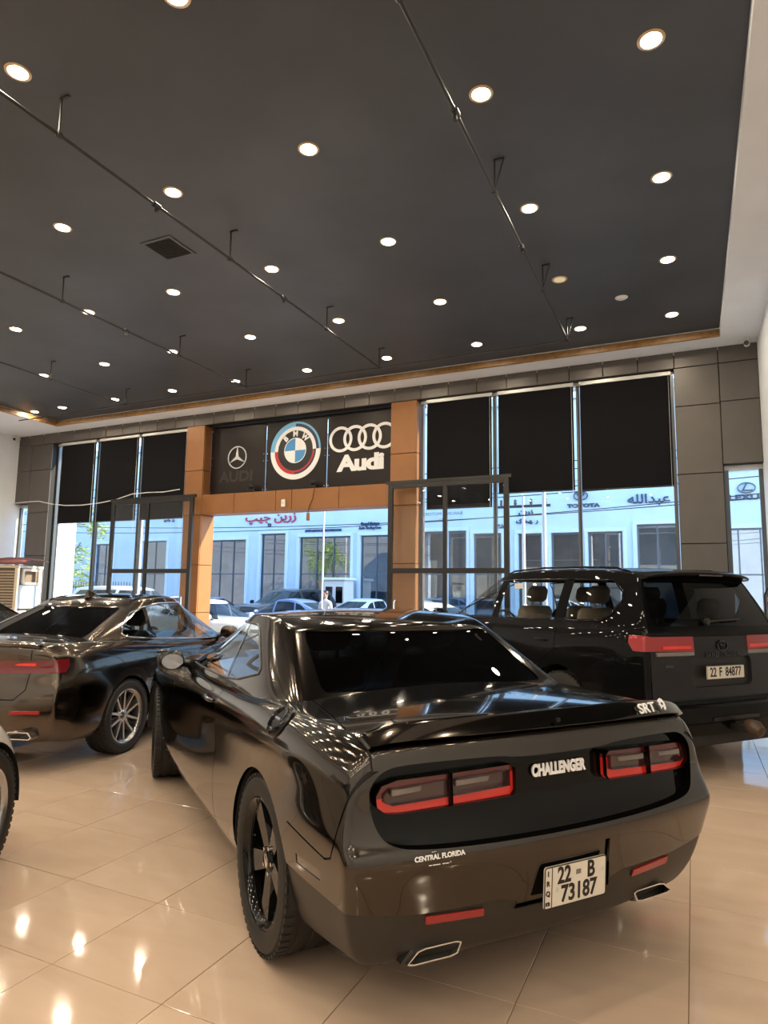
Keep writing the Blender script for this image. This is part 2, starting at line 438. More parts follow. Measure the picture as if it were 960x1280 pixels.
# ---------------------------------------------------------------- brand sign over the opening
def sign():
    Y = 12.20
    X = [-10.36, -8.76, -7.14, -5.50]
    z0, z1 = 3.76, 5.38
    labs = ['black sign panel with a silver three-pointed star in a ring',
            'black sign panel with a blue, white and red motoring roundel',
            'black sign panel with four white interlocked rings over lettering']
    for i in range(3):
        t = thing('brand_sign', labs[i], 'sign', (X[i], Y, z0), 0, 'sign panels over the doorway')
        w = X[i + 1] - X[i]; h = z1 - z0
        MB().chbox(.012, w - .012, 0, .03, 0, h, .003).build('panel', 'signbk', t)
        bt = MB().lathe([(0, .012), (.012, .010), (.014, 0)], 10).build('bolt', 'chrome', t, 40)
        bm_ = bt.data; bpy.data.objects.remove(bt)
        for x in (.05, w - .05):
            for z in (.06, h * .45, h * .55, h - .08): piece('bolt', bm_, t, (x, 0, z), (PI / 2, 0, 0))
        F = lambda x, z: frame_from((x, -.002, z), (1, 0, 0), (0, 0, 1))   # local z points at the viewer (-Y)
        if i == 0:
            cx, cz, r = .80, .86, .27
            b = MB().ringprism(circ(r, 48), circ(r - .025, 48), 0, .02, F(cx, cz)); b.build('ring', 'logo_s', t)
            s = []
            for k in range(6):
                a = PI / 2 + k * PI / 3; q = (r - .012) if k % 2 == 0 else .045
                s.append((q * math.cos(a), q * math.sin(a)))
            MB().prism(s, 0, .022, F(cx, cz)).build('star', 'logo_s', t)
            text('lettering', 'AUDI', .34, mat('reflected_lettering', (.016, .011, .010), .5), t, F(cx - .02, .40), .003, bold=.01, sx=1.2)  # ghost reflection of brand letters, built as faint raised letters
        if i == 1:
            cx, cz, r = .80, .90, .66
            def arc(r0, r1, a0, a1, m, n, d):
                if a1 - a0 == 360: a1 -= .01
                o = circ(r1, 24, a0=R(a0), a1=R(a1)); q = circ(r0, 24, a0=R(a0), a1=R(a1))
                b = MB()
                for k in range(24): b.prism([q[k], o[k], o[k + 1], q[k + 1]][::-1], 0, d, F(cx, cz))
                b.build(n, m, t)
            lb = mat('logo_light_blue', (.16, .48, .80), .4)
            arc(.545, .66, 90, 180, lb, 'outer_band', .012); arc(.545, .66, 180, 270, 'logo_w', 'outer_band', .012)
            arc(.615, .66, 0, 90, lb, 'outer_band', .012); arc(.545, .615, 0, 90, 'logo_n', 'outer_band', .012)
            arc(.545, .66, 270, 360, 'logo_w', 'outer_band', .012)
            arc(.46, .545, 0, 180, 'logo_w', 'middle_band', .013); arc(.46, .545, 180, 270, 'logo_r', 'middle_band', .013)
            arc(.50, .545, 270, 360, 'logo_n', 'middle_band', .013); arc(.46, .50, 270, 360, 'logo_r', 'middle_band', .013)
            arc(.29, .46, 0, 360, 'logo_k', 'black_band', .011)
            for k in range(4): arc(0.001, .275, 90 * k, 90 * k + 90, 'logo_w' if k % 2 == 0 else 'logo_b', 'quadrant', .012)
            arc(.275, .292, 0, 360, 'logo_w', 'inner_rim', .014)
            for ch, a in (('B', 132), ('M', 90), ('W', 48)):
                T = F(cx, cz) @ Matrix.Rotation(R(a - 90), 4, 'Z') @ Matrix.Translation((0, .375, .014))
                text('lettering', ch, .17, 'logo_w', t, T, .006, bold=.008)
        if i == 2:
            cz = 1.05
            for k in range(4):
                MB().ringprism(circ(.285, 48), circ(.222, 48), 0, .014 + .003 * k, F(.34 + k * .352, cz)).build('ring', 'logo_w', t)
            text('lettering', 'Audi', .47, 'logo_w', t, F(.84, .50), .014, bold=.022, sx=1.28, space=.95)
    t = thing('sign_spotlight', 'small black spotlight on the lower edge of the star sign', 'spotlight', (-8.98, 12.1, 3.78))
    MB().box(-.03, .03, -.02, .04, 0, .05).build('bracket', 'dark', t)
    MB().tube([(0, .0, .10), (-.08, -.06, .12)], [.055, .07], 12).build('lamp_head', 'blackmat', t, 40)
    t = thing('sign_spotlight', 'small black spotlight on the lower edge of the roundel sign', 'spotlight', (-7.36, 12.1, 3.78))
    MB().box(-.03, .03, -.02, .04, 0, .05).build('bracket', 'dark', t)
    MB().tube([(0, .0, .10), (-.08, -.06, .10)], [.05, .06], 12).build('lamp_head', 'blackmat', t, 40)
sign()

# ---------------------------------------------------------------- ceiling fittings
LX = [-.13, -1.50, -3.25, -4.98, -6.71, -8.45, -10.16, -11.88, -13.62, -14.6]
LY = [10.61, 8.77, 6.92, 5.05, 3.22]
def downlights():
    rows = ['row nearest the shopfront', 'second row from the shopfront', 'third row from the shopfront', 'fourth row from the shopfront', 'fifth row from the shopfront']
    ordn = ['first', 'second', 'third', 'fourth', 'fifth', 'sixth', 'seventh', 'eighth', 'ninth', 'tenth']
    ring = MB().lathe([(.078, .0), (.078, -.006), (.098, -.008), (.104, -.004), (.105, 0)], 28)
    lens = MB().lathe([(0, -.004), (.05, -.0035), (.078, -.003)], 28)
    rm = ring.build('ring', 'ring', None, 40); lm = lens.build('lens', 'lens', None, 40)
    rmesh, lmesh = rm.data, lm.data
    bpy.data.objects.remove(rm); bpy.data.objects.remove(lm)
    loff = lmesh.copy(); loff.materials.clear(); loff.materials.append(M['lens_off'])
    def lamp(x, y, lab, off=False, grp='recessed downlights in the ceiling grid'):
        t = thing('downlight', lab, 'downlight', (x, y, ZC), 0, grp)
        piece('ring', rmesh, t); piece('lens', loff if off else lmesh, t)
    for j, y in enumerate(LY):
        for i, x in enumerate(LX):
            if i == 9 and j > 0: continue
            off = (i, j) == (1, 1)
            lab = ('unlit round downlight, ' if off else 'glowing round downlight, ') + ordn[i] + ' from the right wall in the ' + rows[j]
            lamp(x, y, lab, off)
    for y in (1.40, -.42, -2.24, -4.06, -5.88):
        for i, x in enumerate(LX[:9] + [2.7, 4.4, 6.1]):
            lamp(x, y, 'glowing round downlight in the rows over and behind the viewer', False, 'downlights over and behind the viewer')
    t = thing('smoke_detector', 'white disc smoke detector near the front right corner of the ceiling', 'detector', (-.78, 9.69, ZC))
    MB().lathe([(0, -.018), (.07, -.016), (.085, -.006), (.09, 0)], 28).build('cover', 'ringw', t, 40)
    MB().lathe([(0, -.022), (.03, -.021), (.034, -.016)], 20).build('sensor', 'ringw', t, 40)
downlights()

def conduits():
    for k, (x, y0, y1, lab) in enumerate(((-1.63, YB, 10.15, 'long steel conduit rail under the ceiling, the one nearest the right wall'),
                            (-4.90, YB, 10.15, 'long steel conduit rail under the ceiling, second from the right wall'),
                            (-7.80, YB, 10.15, 'long steel conduit rail under the ceiling, third from the right wall'),
                            (-11.0, YB, 10.15, 'long steel conduit rail under the ceiling, fourth from the right wall'))):
        t = thing('conduit_rail', lab, 'conduit', (x, 0, 5.5), 0, 'conduit rails hung under the ceiling')
        MB().tube([(0, y0, 0), (0, y1, 0)], .017, 10).build('pipe', 'conduit', t, 40)
        for y in (1.2, 4.75, 7.1): MB().tube([(0, y - .04, 0), (0, y + .04, 0)], .032, 10).tube([(0, y, 0), (0, y, -.07)], .02, 8).build('coupling', 'conduit', t, 40)
        for y in (-2, 1.2, 3.58, 5.95, 8.27, 10.12):
            h = MB().tube([(0, y, .0), (0, y, .345)], .010, 6)
            h.box(-.012, .10, y - .012, y + .012, .335, .348); h.tube([(0, y - .02, 0), (0, y + .02, 0)], .03, 10)
            if k in (0,): h.tube([(.0, y, .02), (.09, y, .34)], .008, 6)
            h.build('hanger', 'conduit', t)
    t = thing('conduit_rail', 'thin cross conduit running along the shopfront, joining the long rails', 'conduit', (0, 10.15, 5.5), 0, 'conduit rails hung under the ceiling')
    MB().tube([(-14.5, 0, 0), (-1.60, 0, 0)], .014, 8).build('pipe', 'conduit', t, 40)
    t = thing('ceiling_vent', 'square dark grille air vent in the ceiling between the conduit rails', 'vent', (-5.88, 5.94, ZC))
    MB().ringprism([(-.24, -.24), (.24, -.24), (.24, .24), (-.24, .24)], [(-.20, -.20), (.20, -.20), (.20, .20), (-.20, .20)], -.012, 0).build('vent_frame', 'ceil', t)
    MB().box(-.20, .20, -.20, .20, -.003, -.001).build('backing', 'joint', t)
    sl = MB().box(-.20, .20, -.006, .006, -.012, -.004, Matrix.Rotation(R(0), 4, 'X'))
    me = bpy.data.meshes.new('slat'); me.from_pydata(sl.v, [], sl.f); me.materials.append(M['blackmat'])
    for k in range(13): piece('slat', me, t, (0, -.18 + .03 * k, 0), (R(25), 0, 0))
conduits()

def small_fittings():
    for x, y, z, lab, s in ((.95, 11.70, ZS, 'small dark security camera on the soffit in the right corner', 1), (-16.86, 11.8, ZS, 'small dark security camera high in the left corner', -1)):
        t = thing('security_camera', lab, 'camera', (x, y, z))
        MB().lathe([(.05, 0), (.05, -.02), (.02, -.03), (.02, -.06)], 16).build('mount', 'ringw', t, 40)
        MB().tube([(0, .06, -.09), (-.02 * s, -.10, -.12)], [.045, .045], 12).build('camera_body', 'ringw', t, 40)
        MB().tube([(-.02 * s, -.10, -.12), (-.022 * s, -.12, -.124)], [.04, .038], 12).build('lens', 'blackgloss', t, 40)
    pts = [(-16.95, 3.83), (-16.4, 3.84), (-15.93, 3.84), (-15.4, 3.74), (-14.9, 3.68), (-14.3, 3.66), (-13.6, 3.69), (-13.06, 3.75), (-12.53, 3.86), (-12.0, 3.875), (-11.5, 3.86), (-11.0, 3.90)]
    tag(MB().tube([(x, 11.90, z) for x, z in pts], .012, 6).build('cable', 'ringw', None, 40), 'thin white cable sagging across the left window and pilaster', 'cable')
    t = thing('motion_sensor', 'small white box fixed to the brown beam under the roundel sign', 'sensor', (-8.06, YF, 3.44))
    MB().chbox(-.05, .05, -.04, 0, -.08, .08, .008).build('case', 'ringw', t)
    MB().box(-.03, .03, -.043, -.04, -.03, .02).build('sensor_window', 'alu', t)
    t = thing('hanging_wire', 'thin wire with a small brown plug dangling below the brown beam', 'wire', (-7.42, YF - .02, 3.2))
    MB().tube([(.14, 0, .52), (.11, 0, .30), (.03, 0, .16), (.0, 0, .0)], .006, 6).build('wire', 'logo_k', t, 40)
    MB().chbox(-.03, .04, -.02, .02, -.17, .0, .006).build('plug', 'brown', t)
    # fire extinguisher beyond the black off-roader
    t = thing('fire_extinguisher', 'red fire extinguisher hung on the white pier by the end window', 'extinguisher', (.935, 9.63, 1.06))
    MB().lathe([(0, 0), (.085, 0), (.098, .02), (.098, .42), (.085, .48), (.04, .53), (.03, .56)], 24).build('cylinder', mat('red_enamel', (.55, .02, .03), .2, coat=.5), t, 40)
    MB().lathe([(.03, .56), (.034, .565), (.034, .60), (0, .61)], 16).build('valve', 'chrome', t, 40)
    MB().box(-.02, .02, -.12, .03, .60, .62).box(-.02, .02, -.12, .02, .64, .66).build('squeeze_handle', 'blackmat', t)
    MB().tube([(-.03, 0, .58), (-.08, -.04, .60), (-.12, -.03, .50), (-.115, -.02, .15)], .013, 8).build('hose', 'rubber', t, 40)
    MB().box(.09, .174, -.03, .03, .05, .50).build('wall_bracket', 'blackmat', t)
small_fittings()
# ================================================================ car building kit
def paint(name, col, metal=.55, rough=.32, fleck=True):
    m = mat(name, col, rough=rough, metal=metal, coat=.75, coat_rough=.012, spec=.2)
    if fleck:
        nt = m.node_tree; p = nt.nodes['Principled BSDF']
        tc = nt.nodes.new('ShaderNodeTexCoord'); n = nt.nodes.new('ShaderNodeTexNoise'); n.inputs['Scale'].default_value = 900
        r = nt.nodes.new('ShaderNodeMapRange'); r.inputs['To Min'].default_value = rough - .06; r.inputs['To Max'].default_value = rough + .06
        nt.links.new(tc.outputs['Object'], n.inputs[0]); nt.links.new(n.outputs['Fac'], r.inputs[0]); nt.links.new(r.outputs[0], p.inputs['Roughness'])
    return m
M['tint'] = glass('tinted_glass', (.10, .11, .11), 1.0)
M['tint_dark'] = glass('privacy_glass', (.012, .012, .012), 1.0)
M['tint_light'] = glass('car_glass', (.84, .88, .88), 1.0)
M['tint_mid'] = glass('side_glass', (.42, .44, .44), 1.0)
M['trim'] = mat('dark_interior', (.018, .017, .016), .7)
M['leather'] = mat('dark_leather', (.03, .028, .026), .5, bump=.1)
M['beige'] = mat('beige_leather', (.20, .15, .10), .55, bump=.1)
M['lining'] = mat('roof_lining', (.05, .048, .045), .8)
M['silver'] = mat('silver_alloy', (.50, .50, .51), .22, metal=.9)
M['gapm'] = M['joint']

class LP:
    """piecewise linear / smooth table"""
    def __init__(s, pts, smooth=True):
        s.x = np.array([p[0] for p in pts], float); s.y = np.array([p[1] for p in pts], float); s.sm = smooth
        if smooth and len(pts) > 2:
            h = np.diff(s.x); d = (np.diff(s.y, axis=0).T / h).T; m = np.zeros_like(s.y)
            for i in range(1, len(pts) - 1):
                a, b = d[i - 1], d[i]
                m[i] = np.where(a * b > 0, 2 * a * b / np.where(a + b == 0, 1, a + b), 0)
            m[0] = d[0]; m[-1] = d[-1]; s.m = m
    def __call__(s, x):
        x = min(max(x, s.x[0]), s.x[-1]); i = int(min(max(np.searchsorted(s.x, x) - 1, 0), len(s.x) - 2))
        h = s.x[i + 1] - s.x[i]; t = (x - s.x[i]) / h
        if not s.sm or len(s.x) < 3: return s.y[i] * (1 - t) + s.y[i + 1] * t
        return ((1 + 2 * t) * (1 - t) ** 2 * s.y[i] + t * (1 - t) ** 2 * h * s.m[i] + t * t * (3 - 2 * t) * s.y[i + 1] + t * t * (t - 1) * h * s.m[i + 1])
def sstep(a, b, x):
    t = min(max((x - a) / (b - a), 0), 1); return t * t * (3 - 2 * t)

def lattice(nx, ny, nz, P, level=2, skip=()):
    """surface of a box lattice mapped by P(i,j,k), subdivided; returns bmesh with a smooth-normal layer"""
    idx = {}; vs = []; fs = []
    def g(i, j, k):
        if (i, j, k) not in idx: idx[i, j, k] = len(vs); vs.append(P(i, j, k))
        return idx[i, j, k]
    for i in range(nx - 1):
        for k in range(nz - 1):
            fs.append([g(i, ny - 1, k), g(i, ny - 1, k + 1), g(i + 1, ny - 1, k + 1), g(i + 1, ny - 1, k)])
            fs.append([g(i, 0, k), g(i + 1, 0, k), g(i + 1, 0, k + 1), g(i, 0, k + 1)])
        for j in range(ny - 1):
            if 'top' not in skip: fs.append([g(i, j, nz - 1), g(i + 1, j, nz - 1), g(i + 1, j + 1, nz - 1), g(i, j + 1, nz - 1)])
            if 'bottom' not in skip: fs.append([g(i, j, 0), g(i, j + 1, 0), g(i + 1, j + 1, 0), g(i + 1, j, 0)])
    for j in range(ny - 1):
        for k in range(nz - 1):
            fs.append([g(0, j, k), g(0, j, k + 1), g(0, j + 1, k + 1), g(0, j + 1, k)])
            fs.append([g(nx - 1, j, k), g(nx - 1, j + 1, k), g(nx - 1, j + 1, k + 1), g(nx - 1, j, k + 1)])
    me = bpy.data.meshes.new('t'); me.from_pydata(vs, [], fs)
    o = bpy.data.objects.new('t', me); C.objects.link(o)
    md = o.modifiers.new('s', 'SUBSURF'); md.levels = level; md.render_levels = level
    bpy.context.view_layer.update()
    m2 = bpy.data.meshes.new_from_object(o.evaluated_get(bpy.context.evaluated_depsgraph_get()))
    bpy.data.objects.remove(o)
    bm = bmesh.new(); bm.from_mesh(m2); bpy.data.meshes.remove(m2); bpy.data.meshes.remove(me)
    bmesh.ops.recalc_face_normals(bm, faces=bm.faces); bm.normal_update()
    L = bm.verts.layers.float_vector.new('nrm')
    for v in bm.verts: v[L] = v.normal
    bm.faces.layers.int.new('part')
    return bm
def pip(p, poly):
    c = False; n = len(poly); x, y = p; j = n - 1
    for i in range(n):
        xi, yi = poly[i]; xj, yj = poly[j]
        if (yi > y) != (yj > y) and x < (xj - xi) * (y - yi) / (yj - yi) + xi: c = not c
        j = i
    return c
class Shell:
    def __init__(s, bm): s.bm = bm; s.n = 0
    def cut(s, poly, axes, filt, among=None):
        """slice the shell along a closed outline seen along one axis; the faces inside become a region of their own"""
        bm = s.bm; a, b = axes; part = bm.faces.layers.int['part']
        m = .03
        P = np.array(poly)
        lo = P.min(0) - m; hi = P.max(0) + m
        def ok(f):
            if among is not None and f[part] not in among: return False
            c = f.calc_center_median()
            if not filt(c, f.normal): return False
            A = [v.co[a] for v in f.verts]; B = [v.co[b] for v in f.verts]
            return max(A) > lo[0] and min(A) < hi[0] and max(B) > lo[1] and min(B) < hi[1]
        cand = [f for f in bm.faces if ok(f)]
        n = len(poly)
        for i in range(n):
            p, q = poly[i], poly[(i + 1) % n]
            x0, x1 = min(p[0], q[0]), max(p[0], q[0]); y0, y1 = min(p[1], q[1]), max(p[1], q[1])
            e = 1e-4
            sel = []
            cand = [f for f in cand if f.is_valid]
            for f in cand:
                A = [v.co[a] for v in f.verts]; B = [v.co[b] for v in f.verts]
                if max(A) >= x0 - e and min(A) <= x1 + e and max(B) >= y0 - e and min(B) <= y1 + e: sel.append(f)
            if not sel: continue
            no = Vector((0, 0, 0)); no[a] = -(q[1] - p[1]); no[b] = q[0] - p[0]
            if no.length < 1e-9: continue
            no.normalize(); co = Vector((0, 0, 0)); co[a] = p[0]; co[b] = p[1]
            geom = set(sel)
            for f in sel: geom.update(f.edges); geom.update(f.verts)
            r = bmesh.ops.bisect_plane(bm, geom=list(geom), dist=1e-6, plane_co=co, plane_no=no)
            new = [g for g in r['geom'] if isinstance(g, bmesh.types.BMFace)]
            cs = set(cand); cs.update(new); cand = [f for f in cs if f.is_valid]
        s.n += 1
        for f in cand:
            if not f.is_valid: continue
            c = f.calc_center_median()
            if pip((c[a], c[b]), poly) and filt(c, f.normal) and (among is None or f[part] in among): f[part] = s.n
        return s.n
    def strip(s, pts, w, axes, filt, among=None):
        """thin strip along a polyline, for shut lines"""
        ids = []
        for i in range(len(pts) - 1):
            p, q = Vector(pts[i]), Vector(pts[i + 1]); d = (q - p).normalized(); n = Vector((-d.y, d.x)) * w / 2; d = d * w * .3
            ids.append(s.cut([tuple(p - n - d), tuple(q - n + d), tuple(q + n + d), tuple(p + n - d)], axes, filt, among))
        return ids
    def take(s, ids, name, m, parent, push=0.0, vec=None, rim=None, smooth=True, keep=False):
        """regions -> one mesh object (moved along the normal by push and by vec), with the smooth normals of the uncut shell"""
        bm = s.bm; part = bm.faces.layers.int['part']; L = bm.verts.layers.float_vector['nrm']
        if isinstance(ids, int): ids = [ids]
        S_ = set(ids); fs = [f for f in bm.faces if f[part] in S_]
        if not fs: return None
        vi = {}; vs = []; ns = []; faces = []
        v0 = Vector(vec) if vec else Vector((0, 0, 0))
        for f in fs:
            q = []
            for v in f.verts:
                if v.index not in vi or True:
                    pass
                k = v
                if k not in vi:
                    n = Vector(v[L]); n = n.normalized() if n.length > 1e-6 else v.normal
                    vi[k] = len(vs); vs.append(v.co + n * push + v0); ns.append(n)
                q.append(vi[k])
            faces.append(q)
        if rim:
            back = {}
            def bk(v):
                if v not in back:
                    n = Vector(ns[vi[v]])
                    back[v] = len(vs); vs.append(v.co.copy() if rim is True else vs[vi[v]] - n * rim); ns.append(None)
                return back[v]
            for f in fs:
                for l in f.loops:
                    e = l.edge
                    if sum(1 for g in e.link_faces if g[part] in S_) == 1:
                        a, b = l.vert, l.link_loop_next.vert
                        # rim quads get their own copies of the edge so that they stay sharp
                        i0 = len(vs); vs += [vs[vi[a]].copy(), vs[vi[b]].copy()]; ns += [None, None]
                        a0 = vs[vi[a]]; b0 = vs[vi[b]]
                        na, nb = Vector(ns[vi[a]]), Vector(ns[vi[b]])
                        if rim is True: c, d = a.co.copy(), b.co.copy()
                        else: c, d = a0 - na * rim, b0 - nb * rim
                        vs += [d, c]; ns += [None, None]
                        faces.append([i0 + 1, i0, i0 + 3, i0 + 2])
        me = bpy.data.meshes.new(name); me.from_pydata(vs, [], faces)
        if smooth:
            me.shade_smooth()
            nn = []
            me.update()
            vn = me.vertex_normals
            for i, n in enumerate(ns): nn.append(tuple(n) if n is not None else tuple(vn[i].vector))
            me.normals_split_custom_set_from_vertices(nn)
        if not keep:
            for f in fs: f[part] = -abs(f[part]) - 1000 if f[part] >= 0 else f[part]
        o = link(name, me, m, parent)
        return o
    def drop(s, ids):
        part = s.bm.faces.layers.int['part']; S_ = set([ids] if isinstance(ids, int) else ids)
        bmesh.ops.delete(s.bm, geom=[f for f in s.bm.faces if f[part] in S_], context='FACES')
    def ids_left(s): return {f[s.bm.faces.layers.int['part']] for f in s.bm.faces if f[s.bm.faces.layers.int['part']] >= 0}
    def done(s): s.bm.free()

def side_f(sg, lim=.25): return lambda c, n: c.y * sg > .3 and n.y * sg > lim
def rear_f(lim=.25): return lambda c, n: n.x < -lim
def front_f(lim=.25): return lambda c, n: n.x > lim

def body_lattice(sp, level):
    xs, ts, ss = sp['xs'], sp['ts'], sp['ss']
    W = LP(sp['W']); zb = LP(sp['zb']); zt = LP(sp['zt']); cr = LP(sp['crown'])
    x0, x1 = xs[0], xs[-1]
    rp = LP(sp['rear_prof']); fp = LP(sp['front_prof'])          # x offset by t, of the tail and the nose
    def P(i, j, k):
        x, s, t = xs[i], ss[j], ts[k]
        w = np.interp(t, sp['wt'], W(x))
        z0, z1 = zb(x), zt(x)
        z = z0 + (z1 - z0) * t
        if k == len(ts) - 1: z += cr(x) * (1 - s * s)
        if k == 0: w *= .96
        wr = sstep(x0 + sp.get('rl', .7), x0, x); wf = sstep(x1 - sp.get('fl', .8), x1, x)
        X = x + wr * (rp(t) + sp['rear_curve'] * abs(s) ** 2.2) - wf * (fp(t) + sp['front_curve'] * abs(s) ** 2.2)
        return (X, s * w, z)
    return lattice(len(xs), len(ss), len(ts), P, level)
def cabin_lattice(sp, level):
    us = sp['us']; ts = sp['ts']; ss = sp['ss']
    xb, xt, zb, zr = LP(sp['xb']), LP(sp['xt']), LP(sp['zb']), LP(sp['zr'])
    wb, wt = LP(sp['wb']), LP(sp['wt']); g = sp.get('bow', 1.25)
    def P(i, j, k):
        u, s, t = us[i], ss[j], ts[k]
        x = xb(u) + (xt(u) - xb(u)) * t
        w = wb(u) + (wt(u) - wb(u)) * max(t, 0) ** g
        z = zb(u) + (zr(u) - zb(u)) * t
        if k == len(ts) - 1: z += sp['crown'] * (1 - s * s) * (1 if 0 < i < len(us) - 1 else .9)
        x += (sp['rc'] * max(0, 1 - u / .3) - sp['fc'] * max(0, (u - .7) / .3)) * abs(s) ** 2
        return (x, s * w, z)
    return lattice(len(us), len(ss), len(ts), P, level)

# ---------------------------------------------------------------- wheels
def wheel_meshes(r, rw, rim_r, spokes, rim_m, style, tread=True, lip=None):
    """wheel built about local Y (outer face at +Y), returns a prototype tree that is copied"""
    T = Matrix.Rotation(-PI / 2, 4, 'X')             # local z -> +Y
    t = bpy.data.objects.new('wheel', None); C.objects.link(t)
    h = rw / 2
    pr = [(rim_r, -h * .82), (rim_r + .012, -h * .93), (r - .055, -h), (r - .022, -h * .96), (r - .006, -h * .82)]
    for c in (-.5, 0, .5): pr += [(r - .001, h * (c - .10) - .0), (r - .009, h * (c - .07)), (r - .009, h * (c + .07)), (r - .001, h * (c + .10))]
    pr += [(r - .006, h * .82), (r - .022, h * .96), (r - .055, h), (rim_r + .03, h * .985), (rim_r + .012, h * .93), (rim_r, h * .82)]
    MB().lathe(pr, 64, T).build('tyre', 'rubber', t, 35)
    if tread:
        b = MB(); n = 56
        for k in range(n):
            for sd in (-1, 1):
                A = Matrix.Rotation(2 * PI * (k + (.5 if sd > 0 else 0)) / n, 4, 'Y')
                b.box(-.012, .012, sd * h * .60 if sd > 0 else -h * .93, h * .93 if sd > 0 else -h * .60, r - .012, r + .0005, A)
        o = b.build('tread_blocks', 'rubber', t); o['kind'] = 'stuff'
    b = MB().lathe([(rim_r - .02, -h * .85), (rim_r + .004, -h * .88), (rim_r + .012, -h * .82), (rim_r - .012, -h * .7), (rim_r - .03, 0), (rim_r - .022, h * .66), (rim_r + .006, h * .80), (rim_r + .012, h * .88), (rim_r + .002, h * .93), (rim_r - .008, h * .88), (rim_r - .02, h * .70)], 64, T)
    b.build('rim', lip or rim_m, t, 40)
    MB().lathe([(.05, -.02), (rim_r * .80, -.02), (rim_r * .80, .005), (.05, .005)], 40, T).build('brake_disc', 'pipe', t, 30)
    zf = h * .74
    def spoke(w0, w1, d0, d1, a, tw=0.0, m=rim_m, name='spoke', r0=.035, r1=None):
        r1 = r1 or rim_r - .006
        N = 5; vs = []; fs = []
        for q in range(N):
            f = q / (N - 1); rr = r0 + (r1 - r0) * f; w = w0 + (w1 - w0) * f; zz = zf * (d0 + (d1 - d0) * f ** 1.5); th = .03 + .012 * f
            off = tw * f
            vs += [(off - w, rr, zz - th), (off + w, rr, zz - th), (off + w * .72, rr, zz), (off - w * .72, rr, zz)]
        for q in range(N - 1):
            for e in range(4): fs.append([q * 4 + e, q * 4 + (e + 1) % 4, q * 4 + 4 + (e + 1) % 4, q * 4 + 4 + e])
        fs += [[0, 1, 2, 3][::-1], [(N - 1) * 4 + e for e in range(4)]]
        MB().add(vs, fs, T @ Matrix.Rotation(a, 4, 'Z')).build(name, m, t, 30)
    for k in range(spokes):
        a = 2 * PI * k / spokes
        if style == 'wide':
            spoke(.046, .030, .82, .98, a, .030); spoke(.046, .030, .82, .98, a, -.030)
        elif style == 'twin':
            spoke(.017, .013, .80, 1.0, a - .16, .045, m='silver'); spoke(.017, .013, .80, 1.0, a + .16, -.045, m='silver')
            spoke(.012, .010, .66, .85, a + PI / spokes, 0, m='blackgloss')
        else:
            spoke(.030, .022, .82, 1.0, a)
    MB().lathe([(0, zf * .98), (.030, zf * .97), (.042, zf * .93), (.060, zf * .80), (.075, zf * .5)], 24, T).build('hub', rim_m, t, 40)
    MB().lathe([(0, zf * 1.0), (.026, zf * .995), (.029, zf * .97)], 20, T).build('hub_cap', 'silver' if style != 'wide' else 'chrome', t, 40)
    b = MB()
    for k in range(5):
        a = 2 * PI * (k + .5) / 5
        b.lathe([(0, zf * .92), (.009, zf * .92), (.010, zf * .7)], 8, T @ Matrix.Translation((.055 * math.cos(a), .055 * math.sin(a), 0)))
    b.build('wheel_nuts', 'chrome', t, 40)['kind'] = 'stuff'
    return t
def set_wheels(car, proto, axles, track, r, steer=0.0, tilt=()):
    n = 0
    for ai, ax in enumerate(axles):
        for sd in (1, -1):
            w = proto if n == 0 else copy_tree(proto, car)
            w.parent = car
            w.location = (ax, sd * track, r)
            w.rotation_euler = (0, .35 * n, (0 if sd > 0 else PI) + (steer if ai == 1 else 0))
            n += 1
def arch(car, axles, r, y0, y1, z, m='blackmat'):
    for ax in axles:
        for sd in (1, -1):
            b = MB(); N = 20; a0, a1 = R(-4), R(184); vs = []; fs = []
            for k in range(N + 1):
                a = a0 + (a1 - a0) * k / N
                for y in (y0, y1): vs.append((ax + r * math.cos(a), sd * y, z + r * math.sin(a)))
            for k in range(N): fs.append([2 * k, 2 * k + 1, 2 * k + 3, 2 * k + 2])
            n = len(vs); vs += [(ax, sd * y1, z)]
            for k in range(N): fs.append([2 * k + 1, 2 * k + 3, n])
            b.add(vs, fs).build('wheel_liner', m, car, 40)
def seat(car, x, y, z, m, w=.25, back=.62, head=True):
    b = MB()
    b.chbox(x - .25, x + .28, y - w, y + w, z, z + .16, .05)
    T = Matrix.Translation((x - .22, y, z + .10)) @ Matrix.Rotation(R(-14), 4, 'Y')
    b.chbox(-.07, .07, -w * .95, w * .95, 0, back, .05, T)
    o = b.build('seat', m, car, 60)
    if head:
        hb = MB(); hb.chbox(-.05, .06, -.14, .14, back + .05, back + .24, .045, T)
        for yy in (-.06, .06): hb.tube([T @ Vector((0, yy, back - .02)), T @ Vector((0, yy, back + .07))], .008, 6)
        hb.build('headrest', m, o, 60)
def steering(car, x, y, z):
    T = Matrix.Translation((x, y, z)) @ Matrix.Rotation(R(-68), 4, 'Y')
    pr = [(.18 + .014 * math.cos(a), .014 * math.sin(a)) for a in np.linspace(0, 2 * PI, 9)[:-1]]
    b = MB().lathe(pr, 32, T, True)
    b.chbox(-.05, .05, -.17, .17, -.02, .02, .01, T); b.chbox(-.17, .0, -.02, .02, -.02, .02, .01, T)
    b.build('steering_wheel', 'trim', car, 40)
